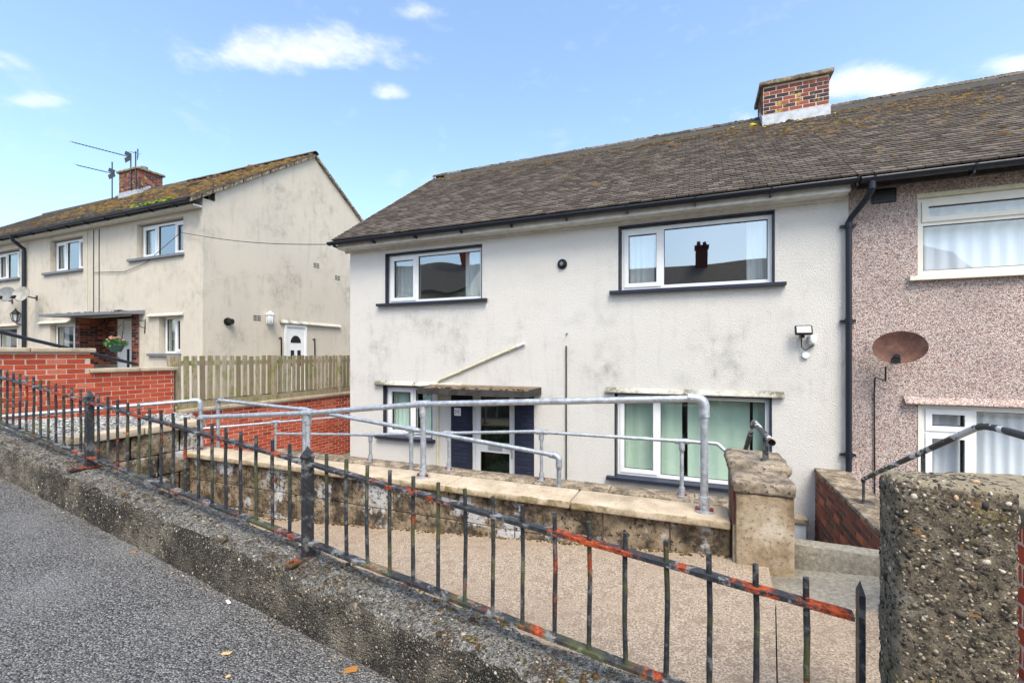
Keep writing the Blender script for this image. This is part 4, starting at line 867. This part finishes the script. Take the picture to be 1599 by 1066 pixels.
gutter(nh, HX1 + .03, NX1, EY - .055, 2.205); B().box(HX1 + .05, NX1, FY - .2, FY - .15, 2.13, 2.2).build('eaves_board', 'slab_dark', nh)
x0, x1, z0, z1 = NW[0]; wd = window(nh, x0 + .005, x1, z0 + .01, z1 - .005, FY + .035, [(x0 + .005, x1, 1.66, z1 - .005, True), (x0 + .005, x1, z0 + .01, 1.66, False)], 'upvc_cream', 'glass_clear', .06); sill(wd, x0 - .1, x1 + .1, z0 + .005, 'upvc_cream', .07, .06); B().box(x0 - .01, x1, FY - .004, FY + .034, z1 - .004, z1 + .05).build('head_trim', 'cream_pipe', wd)
curtain(wd, x0 + .05, x1 - .1, z0 - .05, z1 + .1, FY + .22, 'white_net', 'net_curtain', .16, .02)
x0, x1, z0, z1 = NW[1]; wd = window(nh, x0 + .005, x1, z0, z1 - .005, FY + .035, [(x0 + .005, 3.16, -.98, z1 - .005, True), (x0 + .005, 3.16, z0, -.98, True), (3.16, x1, z0, z1 - .005, False)], 'upvc', 'glass_clear', .06); B().box(x0 - .035, x0 + .004, FY - .006, FY + .06, z0, z1).build('jamb_trim', 'upvc_cream', wd)
curtain(wd, x0 + .05, 3.12, z0, z1 + .1, FY + .24, 'white_net', 'net_curtain', .11, .02); curtain(wd, 3.2, x1 - .1, z0, z1 + .1, FY + .24, 'white_net', 'net_curtain', .12, .02)
ledge(nh, 2.46, 5.4, -.625, 'pebbledash', .09)
av = B().box(2.13, 2.39, FY - .012, FY + .006, 1.965, 2.15).build('air_vent', 'black_plastic', nh); q = B()
for i in range(5): q.box(2.15, 2.37, FY - .026, FY - .011, 1.985 + i * .03, 1.995 + i * .03)
q.build('louvre', 'steel_dark', av)
dp = B(); dx = 1.865; dp.tube([(2.03, EY - .055, 2.15), (2.03, EY - .05, 2.05), (2.0, EY + .02, 1.97), (1.89, FY - .09, 1.80), (dx, FY - .07, 1.74), (dx, FY - .07, 1.66), (dx, FY - .07, -1.545)], .036, 14); d_ = dp.build('downpipe', 'gutter_black', nh)
for z in (1.70, .44, -1.33): q = B(); q.tube([(dx, FY - .07, z - .035), (dx, FY - .07, z + .035)], .044, 14); q.box(dx - .085, dx + .085, FY - .055, FY - .01, z - .015, z + .015); q.build('pipe_bracket', 'gutter_black', d_)
B().tube([(2.03, EY - .055, 2.20), (2.03, EY - .055, 2.06)], .043, 14).build('gutter_outlet', 'gutter_black', d_)
# ---- the cream house up the hill
LX1, LX0 = -11.1, -27.0; LEZ, LRZ = 3.68, 6.25; LEY = 6.93
lh = thing('cream_house', 'cream rendered gable-ended house with mossy roof and brick porch up the hill', 'house', (-15, FY, -1.25))
LW = [(-13.74, -11.83, 2.53, 3.44), (-18.05, -16.30, 2.46, 3.42), (-21.6, -19.86, 2.44, 3.37), (-12.80, -11.95, .02, .96), (-18.05, -16.66, -.1, .89), (-21.6, -19.98, -.1, .88), (-16.61, -13.63, -1.25, 1.06)]
b = B(); front_wall(b, LX0, LX1, -2.8, 3.80, FY, .3, LW); b.build('front_wall', 'cream_render', lh); sh = shell(lh, LX0, LX1, -2.8, 3.83, 6.195, 'cream_render'); floors(lh, LX0, -16.6, (-1.2, 1.3, 3.7)); B().box(-13.8, -11.4, FY + 1.6, FY + 1.7, -1.2, 3.6).build('partition', 'room', lh); B().box(-16.5, -11.4, FY + .31, FY + 1.6, 1.2, 1.3).build('floor', 'room', lh)
rf3 = roof_deck(lh, LX0, LX1 + .06, LEY, LEZ, LRZ); tile_roof(rf3, LX0, LX1 + .09, LEY - .03, LEZ, RY, LRZ, 0, seed=8, stuff_all=True); ridge_tiles(rf3, -21.5, LX1 + .09, LRZ + .055)
roof_moss(rf3, -22, LX1, LEY, LEZ, RY, LRZ, 5200, .042, 61, bias=.8); roof_moss(rf3, LX1 - 2, LX1 + .05, LEY, LEZ, RY, LRZ, 900, .04, 62)
clumps(rf3, 'bright_moss', 'green_moss', [((rb.gauss(-12.6, .5), LEY + rb.uniform(0, .16), LEZ + .05 + rb.uniform(0, .08)), (0, -.5, .8)) for i in range(70)], .035, .6, 63)
vb = B(); 
for sgn in (1, -1):
    e = RY - sgn * (RY - LEY + .02); n_ = 14
    for i in range(n_):
        q0, q1 = i / n_, (i + 1) / n_ - .01; ya_, yc_ = e + (RY - e) * q0, e + (RY - e) * q1; za_, zc_ = LEZ + (LRZ - LEZ) * q0, LEZ + (LRZ - LEZ) * q1; j = rnd.uniform(-.006, .006)
        vb.add([(LX1 + .002, ya_, za_ - .09 + j), (LX1 + .002, yc_, zc_ - .09 + j), (LX1 + .002, yc_, zc_ + .02), (LX1 + .002, ya_, za_ + .02), (LX1 + .085, ya_, za_ - .07 + j), (LX1 + .085, yc_, zc_ - .07 + j), (LX1 + .085, yc_, zc_ + .02), (LX1 + .085, ya_, za_ + .02)], [(0,1,2,3),(4,7,6,5),(0,4,5,1),(3,2,6,7),(0,3,7,4),(1,5,6,2)])
vb.build('verge', 'dark_coping', rf3)
gutter(lh, LX0, LX1 + .03, LEY - .03, 3.665); B().box(LX0, LX1, FY - .22, FY - .001, 3.56, 3.60).build('soffit', 'fascia_white', lh)
for i, (x0, x1, z0, z1) in enumerate(LW[:6]):
    a, c = x0 + .05, x1 - .03; L_ = c - a
    if i == 0: lt = [(a, a + .62, z0, z1 - .04, True), (a + .62, a + 1.36, z0, z1 - .04, False), (a + 1.36, c, z0, z1 - .04, True)]
    elif i in (1, 2): lt = [(a, a + .58, z0, z1 - .04, True), (a + .58, a + 1.25, z0, z1 - .04, False), (a + 1.25, c, z0, z1 - .04, True)]
    elif i == 3: lt = [(a, a + .42, z0, z1, False), (a + .42, c, z0, z1, True)]
    else: lt = [(a, c - .35, z0, z1, False), (c - .35, c, z0, z1, False)]
    wd = window(lh, a, c, z0, z1 - (.04 if i < 3 else 0), FY + .13, lt, 'upvc', 'glass', .06); sill(wd, x0 - .32 if i != 3 else x0 - .4, x1 + .05, z0 + .005, 'grey_sill', .07, .07)
    curtain(wd, a + .05, a + .3, z0, z1, FY + .3, 'white_net'); curtain(wd, c - .35, c - .05, z0, z1, FY + .3, 'white_net')
ledge(lh, -13.2, -11.8, .97, 'cream_render', .09); ledge(lh, -18.65, -16.6, .92, 'cream_render', .09); ledge(lh, -22, -19.85, .90, 'cream_render', .09)
# porch recess
pw = B(); pw.box(-16.62, -16.42, FY - .02, FY + .62, -1.25, 1.06); pw.box(-16.42, -15.85, FY + .60, FY + .70, -1.25, 1.06); pw.box(-15.02, -13.9, FY + .60, FY + .70, -1.25, 1.06); pw.box(-13.93, -13.62, FY - .02, FY + .62, -1.25, 1.06); pch = pw.build('porch_wall', 'old_mortar', lh)
brickwork(pch, (-16.62, FY - .02, 0), (1, 0, 0), (0, -1, 0), .2, -.3, 1.06, 'dark_brick', 60); brickwork(pch, (-16.42, FY - .02, 0), (0, 1, 0), (1, 0, 0), .62, -.3, 1.06, 'dark_brick', 100); brickwork(pch, (-16.42, FY + .6, 0), (1, 0, 0), (0, -1, 0), .57, -.3, 1.06, 'dark_brick', 80); brickwork(pch, (-13.93, FY - .02, 0), (1, 0, 0), (0, -1, 0), .31, -.3, 1.06, 'dark_brick', 60)
dd = B().box(-15.85, -15.02, FY + .62, FY + .68, -1.2, 1.04).build('front_door', 'upvc', lh); q = B(); q.box(-15.77, -15.70, FY + .6, FY + .62, -1.2, 1.0); q.box(-15.14, -15.07, FY + .6, FY + .62, -1.2, 1.0); q.box(-15.70, -15.14, FY + .6, FY + .62, .93, 1.0); q.build('door_leaf', 'upvc', dd); B().box(-15.36, -15.26, FY + .605, FY + .619, -.45, .15).build('pane', 'black_plastic', dd); B().tube([(-15.66, FY + .6, -.2), (-15.66, FY + .55, -.2), (-15.66, FY + .55, -.08)], .02, 8).build('handle', 'brass', dd)
cn = B().hexa([(-16.75, FY - .75, 1.03), (-13.55, FY - .45, 1.03), (-13.37, FY + .01, 1.06), (-16.93, FY + .01, 1.06), (-16.75, FY - .75, 1.10), (-13.55, FY - .45, 1.10), (-13.37, FY + .01, 1.16), (-16.93, FY + .01, 1.16)]).build('porch_canopy', 'grey_sill', lh); clumps(cn, 'moss', 'moss', [((rb.uniform(-16.7, -13.6), FY - rb.uniform(.05, .5), 1.125), (0, 0, 1)) for i in range(120)], .025, .5, 65)
for x in (-16.05, -15.72, -15.45): B().tube([(x, FY - .012, 3.5), (x, FY - .012, 1.16)], .010, 6).build('cable', 'cream_pipe' if x < -16 else 'steel_dark', lh)
dl = B(); dl.tube([(-19.4, LEY - .03, 3.62), (-19.4, LEY - .02, 3.5), (-19.4, FY - .07, 3.28), (-19.4, FY - .07, 3.2), (-19.4, FY - .07, -1.2)], .05, 12); dl.build('downpipe', 'gutter_black', lh)
chimney(lh, -20.6, -19.4, 10.25, 11.09, 5.7, 6.95, 'chimney_brick', False, lambda y: LEZ + (y - LEY) * (LRZ - LEZ) / (RY - LEY) + .03); q = B(); q.tube([(-19.8, 10.67, 7.03), (-19.8, 10.67, 7.25)], [.14, .12], 14); q.build('chimney_pot', 'dish_grey', lh)
# gable side door, fittings
gx_ = LX1; gd = B(); gd.box(gx_ - .02, gx_ + .006, 9.56, 10.36, -1.2, .88); gdo = gd.build('side_door', 'upvc', lh); q = B()
for yy in ((9.56, 9.63), (10.29, 10.36)): q.box(gx_ + .006, gx_ + .04, *yy, -1.2, .88)
q.box(gx_ + .006, gx_ + .04, 9.63, 10.29, .81, .88); q.build('frame', 'upvc', gdo); q = B(); n_ = 10; pts_ = [(gx_ + .012, 9.96 + .19 * math.cos(math.pi * i / n_), .34 + .22 * math.sin(math.pi * i / n_)) for i in range(n_ + 1)]; q.add(pts_, [tuple(range(n_ + 1))]); q.build('pane', 'black_plastic', gdo)
for yy in (9.84, 10.08): B().box(gx_ + .006, gx_ + .014, yy - .06, yy + .06, -.35, .12).build('pane', 'black_plastic', gdo)
lg = B(); 
for i in range(20):
    a_, c_ = 9.40 + 2.36 * i / 20, 9.40 + 2.36 * (i + 1) / 20; lg.add([(gx_ - .01, a_, .90), (gx_ + .08, a_, .90), (gx_ + .08, a_, .92), (gx_, a_, 1.0), (gx_ - .01, c_, .90), (gx_ + .08, c_, .90), (gx_ + .08, c_, .92), (gx_, c_, 1.0)], [(0,4,5,1),(1,5,6,2),(2,6,7,3)])
lg.build('drip_ledge', 'mossy_render', lh)
for yy in (9.40, 10.62): q = B(); q.tube([(gx_, yy, .46), (gx_ + .07, yy, .48), (gx_ + .08, yy, .44), (gx_ + .08, yy, -.3), (gx_, yy, -.36)], .022, 8); q.build('grab_rail', 'black_plastic', lh)
q = B(); q.tube([(gx_, 7.85, .835), (gx_ + .05, 7.85, .835)], .10, 16); q.tube([(gx_ + .05, 7.85, .835), (gx_ + .16, 7.87, .835)], .07, 14); q.build('flue_vent', 'black_plastic', lh)
for yy, zz in ((8.58, .99), (10.65, 2.80), (11.55, 2.55)):
    q = B()
    for i in range(2):
        for j in range(3): q.box(gx_ - .004, gx_ + .004, yy + i * .12, yy + i * .12 + .10, zz - .07 + j * .055, zz - .07 + j * .055 + .03)
    q.build('air_brick', 'steel_dark', lh)
# ------------------------------------------------------------------ things fixed to the houses
ln = thing('wall_lamp', 'small white glazed lantern on the cream gable wall', 'lamp', (gx_ + .1, 9.02, .95)); q = B(); q.tube([(gx_ + .1, 9.02, .82), (gx_ + .1, 9.02, .86), (gx_ + .1, 9.02, 1.10), (gx_ + .1, 9.02, 1.13)], [.03, .085, .10, .03], 8); q.build('lantern_body', 'lamp_glass', ln); q = B(); q.tube([(gx_ + .1, 9.02, 1.10), (gx_ + .1, 9.02, 1.20)], [.125, .02], 8); q.box(gx_, gx_ + .08, 9.0, 9.04, .95, 1.0)
for k in range(6): a = k * math.pi / 3; q.tube([(gx_ + .1 + .088 * math.cos(a), 9.02 + .088 * math.sin(a), .86), (gx_ + .1 + .103 * math.cos(a), 9.02 + .103 * math.sin(a), 1.1)], .009, 4)
q.build('lantern_frame', 'white_plastic', ln)
wl = thing('wall_lamp', 'black carriage lantern on a scrolled bracket beside the black downpipe', 'lamp', (-19.5, FY - .15, 1.05)); q = B(); q.tube([(-19.5, FY, .95), (-19.5, FY - .12, .92), (-19.55, FY - .2, .98)], .02, 6); q.tube([(-19.55, FY - .2, 1.0), (-19.55, FY - .2, 1.03)], .07, 6)
for k in range(6): a = k * math.pi / 3; q.tube([(-19.55 + .07 * math.cos(a), FY - .2 + .07 * math.sin(a), 1.02), (-19.55 + .115 * math.cos(a), FY - .2 + .115 * math.sin(a), 1.25)], .010, 4)
q.tube([(-19.55, FY - .2, 1.25), (-19.55, FY - .2, 1.37), (-19.55, FY - .2, 1.43)], [.14, .04, .01], 6); q.build('lantern_frame', 'black_plastic', wl); B().tube([(-19.55, FY - .2, 1.04), (-19.55, FY - .2, 1.24)], [.055, .09], 6).build('lantern_glass', 'lamp_glass', wl)
def dish(label, p, r, nrm, m, tilt=1.0, arm_m='black_plastic', rear=None):
    p, nrm = Vector(p), Vector(nrm).normalized(); t = thing('satellite_dish', label, 'dish', p); q = nrm.to_track_quat('Z', 'Y').to_matrix(); b = B(); n, rings = 32, 6; vs = [p]; fs = []
    for j in range(1, rings + 1):
        for k in range(n): a = 2 * math.pi * k / n; rr_ = r * j / rings; vs.append(p + q @ Vector((rr_ * math.cos(a), rr_ * math.sin(a) * tilt, .22 * rr_ * rr_ / r)))
    for k in range(n): fs.append((0, 1 + k, 1 + (k + 1) % n))
    for j in range(rings - 1):
        for k in range(n): fs.append((1 + j * n + k, 1 + (j + 1) * n + k, 1 + (j + 1) * n + (k + 1) % n, 1 + j * n + (k + 1) % n))
    m0 = len(vs); vs2 = [v - nrm * .012 for v in vs]; b.add(vs, fs, True); b.add(vs2, [f[::-1] for f in fs], True); e = 1 + (rings - 1) * n
    b.add(vs[e:] + vs2[e:], [(k, (k + 1) % n, n + (k + 1) % n, n + k) for k in range(n)]); b.build('reflector', m, t); b = B(); low = p + q @ Vector((0, -r * tilt, .2 * r)); f = p + nrm * r * 1.15 + Vector((0, 0, -r * .75)); b.tube([low, f], .012, 6); b.build('feed_arm', 'silver_part', t)
    d = (p - f).normalized(); b = B(); b.tube([f - d * .02, f + d * .05, f + d * .09], [.035, .038, .028], 12); b.box(f.x - .035, f.x + .035, f.y - .03, f.y + .05, f.z - .05, f.z + .01); b.build('feed_horn', arm_m, t); wp = Vector((rear[0], FY + .005, rear[1])) if rear else Vector((p.x + .05, FY + .005, p.z - .1))
    b = B(); b.tube([p - nrm * .01, p - nrm * .09, Vector((wp.x, FY - .08, wp.z)), wp], .02, 8); b.box(wp.x - .05, wp.x + .05, FY - .012, FY + .003, wp.z - .08, wp.z + .08); b.build('bracket', 'steel_dark', t); return t
sd1 = dish('large rusty brown satellite dish on the pebbledash wall', (2.33, FY - .30, .075), .265, (-.42, -.86, .22), 'rusty_dish', .76)
B().tube([(2.10, FY - .57, -.15), (2.12, FY - .5, -.32), (2.16, FY - .03, -.30), (2.155, FY - .014, -.5), (2.165, FY - .012, -2.6)], .009, 6).build('cable', 'black_plastic', sd1)
dish('dark grey satellite dish on the cream house, further from its brick porch', (-19.62, FY - .35, 1.83), .25, (.55, -.8, .25), 'dish_grey', .95, rear=(-20.3, 1.70))
dish('pale weathered satellite dish beside the black downpipe of the cream house', (-18.52, FY - .42, 1.77), .25, (.35, -.88, .3), 'terracotta', .95, rear=(-18.8, 1.73))
for o in bpy.data.objects:
    if o.name.startswith('reflector') and o.parent and 'pale weathered' in o.parent.get('label', ''): o.data.materials[0] = MT['dish_pale']
fl = thing('floodlight', 'small black floodlight with white sensor on the white wall near the downpipe', 'light', (1.35, FY - .1, .3))
M_ = Matrix.Translation((1.345, FY - .13, .325)) @ Matrix.Rotation(R(-22), 4, 'X')
q = bevel_box(.205, .05, .135, .012, 'black_plastic', 'lamp_housing'); link('lamp_housing', q, fl, M_); q = bevel_box(.165, .008, .095, .002, 'lamp_glass', 'lens'); link('lens', q, fl, M_ @ Matrix.Translation((0, -.026, 0))); q = bevel_box(.05, .01, .025, .002, 'cream_pipe', 'light_emitter'); link('light_emitter', q, fl, M_ @ Matrix.Translation((0, -.029, .005)))
q = B(); q.box(1.32, 1.36, FY - .12, FY, .225, .26); q.build('bracket', 'black_plastic', fl); q = B(); q.tube([(1.46, FY - .05, .235), (1.46, FY - .09, .19), (1.46, FY - .09, .15)], [.045, .05, .03], 12); q.box(1.42, 1.50, FY - .06, FY, .13, .26); q.build('sensor', 'white_plastic', fl); q = B(); q.tube([(1.335, FY - .06, .23), (1.335, FY - .05, .10), (1.38, FY - .04, .055), (1.46, FY - .04, .11), (1.49, FY - .03, .14)], .007, 6); q.build('cable', 'black_plastic', fl); B().tube([(1.39, FY, -.01), (1.39, FY - .04, -.01)], .045, 14).build('junction_box', 'white_plastic', fl)
mb = thing('meter_box', 'white meter box low on the white wall behind the rendered pillar', 'box', (1.3, FY - .1, -2.6)); B().box(1.12, 1.36, FY - .2, FY - .001, -2.69, -2.27).build('cabinet', 'meter_white', mb); stone('lid', 'coping', mb, 1.10, 1.385, FY - .23, FY - .003, -2.27, -2.20, r=.01, step=.06, amp=.002)
hbk = thing('hanging_basket', 'green hanging basket of pink flowers on a scroll bracket by the brick porch', 'basket', (-13.45, FY - .35, .3))
q = B(); q.tube([(-13.36, FY, .93), (-13.36, FY - .02, .55)], .012, 6); q.tube([(-13.36, FY - .02, .88), (-13.5, FY - .4, .88)], .012, 6); q.tube([(-13.36, FY - .02, .62)] + [(-13.36 - .05 * k / 8, FY - .02 - .16 * k / 8 + .03 * math.sin(k), .66 + .2 * k / 8 + .03 * math.cos(k)) for k in range(1, 9)], .009, 6); q.build('bracket', 'black_plastic', hbk); bc = Vector((-13.75, FY - .45, .30))
B().tube([bc + Vector((0, 0, -.24)), bc + Vector((0, 0, -.2)), bc], [.10, .12, .21], 16).build('pot', 'basket_green', hbk); q = B()
for k in range(3): a = k * 2.1; q.tube([bc + Vector((.2 * math.cos(a), .2 * math.sin(a), 0)), Vector((-13.5, FY - .4, .86))], .006, 4)
q.build('chain', 'steel_dark', hbk)
q = B()
for k in range(260): a = rnd.random() * 6.3; rr_ = .25 * math.sqrt(rnd.random()); p = bc + Vector((rr_ * math.cos(a), rr_ * math.sin(a), .02 + .13 * (1 - rr_ / .3) * rnd.random() - (.12 * rnd.random() if rr_ > .2 else 0))); d = Vector((rnd.gauss(0, 1), rnd.gauss(0, 1), rnd.gauss(0, .6))).normalized() * .035; e = d.orthogonal().normalized() * .015; q.add([p - d, p + e, p + d, p - e], [(0, 1, 2, 3)])
q.build('foliage', 'plant', hbk); clumps(hbk, 'flowers', 'petal', [(bc + Vector((rnd.uniform(-.2, .2), rnd.uniform(-.2, .1), rnd.uniform(.06, .16))), (0, 0, 1)) for i in range(26)], .022, .7, 71)
def aerial(label, base, top, boom, els):
    t = thing('aerial', label, 'aerial', base); B().tube([base, top], .022, 8).build('mast', 'steel_dark', t); a, c = Vector(boom[0]), Vector(boom[1]); B().tube([a, c], .014, 6).build('boom', 'steel_dark', t); d = (c - a).normalized(); s = d.cross(Vector((0, 0, 1))).normalized(); q = B()
    for k in range(els): p = a + (c - a) * (.02 + .9 * k / els); q.tube([p - s * .13, p + s * .13], .006, 4)
    p = a + (c - a) * .93
    for k in (-1, 1): q.bar(p + Vector((0, 0, .02 * k)), p + Vector((0, 0, .17 * k)) + d * .06, .3, .012, s)
    q.build('element', 'steel_dark', t)
CYB = 10.2
aerial('long roof aerial above the chimney of the cream house', (-19.75, CYB, 6.2), (-19.75, CYB, 7.55), ((-22.6, CYB - .5, 8.3), (-19.7, CYB, 7.42)), 16)
aerial('lower roof aerial on a mast left of the cream house chimney', (-20.95, CYB, 5.9), (-20.95, CYB, 7.45), ((-22.5, CYB - .4, 7.42), (-20.85, CYB, 6.98)), 9)
aerial('short roof aerial pointing away over the chimney of the cream house', (-19.45, CYB, 6.2), (-19.45, CYB, 7.6), ((-20.8, CYB + .6, 8.05), (-19.3, CYB, 7.5)), 9)
wire = thing('overhead_cable', 'thin overhead cable strung from the cream house to the white house gutter', 'cable', (-11.8, FY - .1, 3.0)); q = B(); p0, p1 = Vector((-11.83, FY - .06, 3.02)), Vector((-6.75, FY - .2, 2.22)); q.tube([p0 + (p1 - p0) * i / 14 - Vector((0, 0, .10 * math.sin(math.pi * i / 14))) for i in range(15)], .008, 6); q.tube([(-15.7, FY - .03, 2.3), (-14.2, FY - .03, 2.22), (-13.3, FY - .03, 2.38), (-11.83, FY - .06, 3.02)], .008, 6); q.build('cable', 'steel_dark', wire)
wire2 = thing('phone_wire', 'faint phone wires running off above the far end of the cream house roof', 'cable', (-26, 14, 9)); q = B(); q.tube([(-60, 34, 17.0), (-19.6, 10.6, 7.0)], .012, 4); q.tube([(-60, 30, 14.2), (-20.5, 10.6, 6.8)], .012, 4); q.build('cable', 'dish_grey', wire2)

# ------------------------------------------------------------------ debris on the pavement
def bit(name, label, cat, u, w_, sx, sy, sz, m, rz, group=None):
    x, y = S(u, w_); z = pavez(u) + sz / 2 + .001; me = rbox(-sx/2, sx/2, -sy/2, sy/2, -sz/2, sz/2, r=min(sx, sy, sz) * .4, step=.012, amp=.003, fr=40, seed=u); me.materials.append(MT[m]); o = link(name, me, None, Matrix.Translation((x, y, z)) @ Matrix.Rotation(rz, 4, 'Z') @ Matrix.Rotation(SLP, 4, 'Y')); tag(o, label, cat, group)
bit('wood_chip', 'flat tan wood chip lying on the asphalt', 'wood chip', -.02, -.42, .045, .02, .006, 'wood_chip', .3)
bit('pebble', 'small tan pebble lying on the asphalt near the wood chip', 'pebble', .12, -.50, .02, .014, .010, 'wood_chip', .8)
bit('litter', 'crumpled white scrap of litter at the foot of the street wall', 'litter', -.38, -.19, .055, .014, .008, 'white_plastic', -.4)
bit('fallen_leaf', 'orange dry leaf at the foot of the street wall', 'leaf', .52, -.20, .06, .035, .006, 'leaf', .5)
bit('dry_leaf', 'small brown leaf below the crack in the street wall', 'leaf', -1.34, -.19, .035, .02, .006, 'leaf', 1.2)

# ------------------------------------------------------------------ the terrace across the street (seen mirrored in the panes)
def opposite(x0, x1, ez, rz, chx, label):
    h = thing('terrace_house', label, 'house', ((x0 + x1) / 2, -13, ez - 5.6), 'terrace across the street'); y0, y1, ym = -13, -20, -16.5; zb = ez - 6.5; b = B()
    b.add([(x0, y0, zb), (x1, y0, zb), (x1, y0, ez), (x0, y0, ez), (x0, y1, zb), (x1, y1, zb), (x1, y1, ez), (x0, y1, ez), (x0, ym, rz), (x1, ym, rz)], [(0,1,2,3),(4,7,6,5),(0,3,8,7,4),(1,5,6,9,2)]); b.build('wall', 'opposite_render', h)
    b = B(); b.hexa([(x0 - .1, y0 + .3, ez - .2), (x1 + .1, y0 + .3, ez - .2), (x1 + .1, ym, rz), (x0 - .1, ym, rz), (x0 - .1, y0 + .3, ez - .1), (x1 + .1, y0 + .3, ez - .1), (x1 + .1, ym, rz + .12), (x0 - .1, ym, rz + .12)]); b.hexa([(x0 - .1, y1 - .3, ez - .2), (x1 + .1, y1 - .3, ez - .2), (x1 + .1, ym - .001, rz), (x0 - .1, ym - .001, rz), (x0 - .1, y1 - .3, ez - .1), (x1 + .1, y1 - .3, ez - .1), (x1 + .1, ym - .001, rz + .12), (x0 - .1, ym - .001, rz + .12)]); r_ = b.build('roof', 'opposite_roof', h)
    for cx in chx: B().box(cx - .4, cx + .4, ym - .4, ym + .4, rz - .6, rz + 1.1).box(cx - .47, cx + .47, ym - .48, ym + .48, rz + 1.1, rz + 1.2).tube([(cx - .2, ym, rz + 1.2), (cx - .2, ym, rz + 1.5)], [.15, .12], 10).tube([(cx + .2, ym, rz + 1.2), (cx + .2, ym, rz + 1.45)], [.15, .12], 10).build('chimney', 'dark_brick', r_)
    x = x0 + 1.2
    while x + 1.9 < x1:
        for z in (ez - 1.5, ez - 4.2):
            f = B(); f.box(x, x + 1.9, y0 + .005, y0 + .05, z, z + 1.05); f_ = f.build('window', 'upvc', h)
            for k in (0, 1): B().box(x + .08 + k * .9, x + .93 + k * .9, y0 + .052, y0 + .056, z + .08, z + .97).build('pane', 'black_plastic', f_)
        x += 4.2
opposite(-31.5, -14.6, 4.7, 7.2, (-17.2, -26), 'cream terrace block across the street with the taller roof, seen mirrored in panes')
opposite(-13.9, 13, 3.2, 5.75, (.75, 9), 'lower-roofed cream terrace block across the street, seen mirrored in panes')
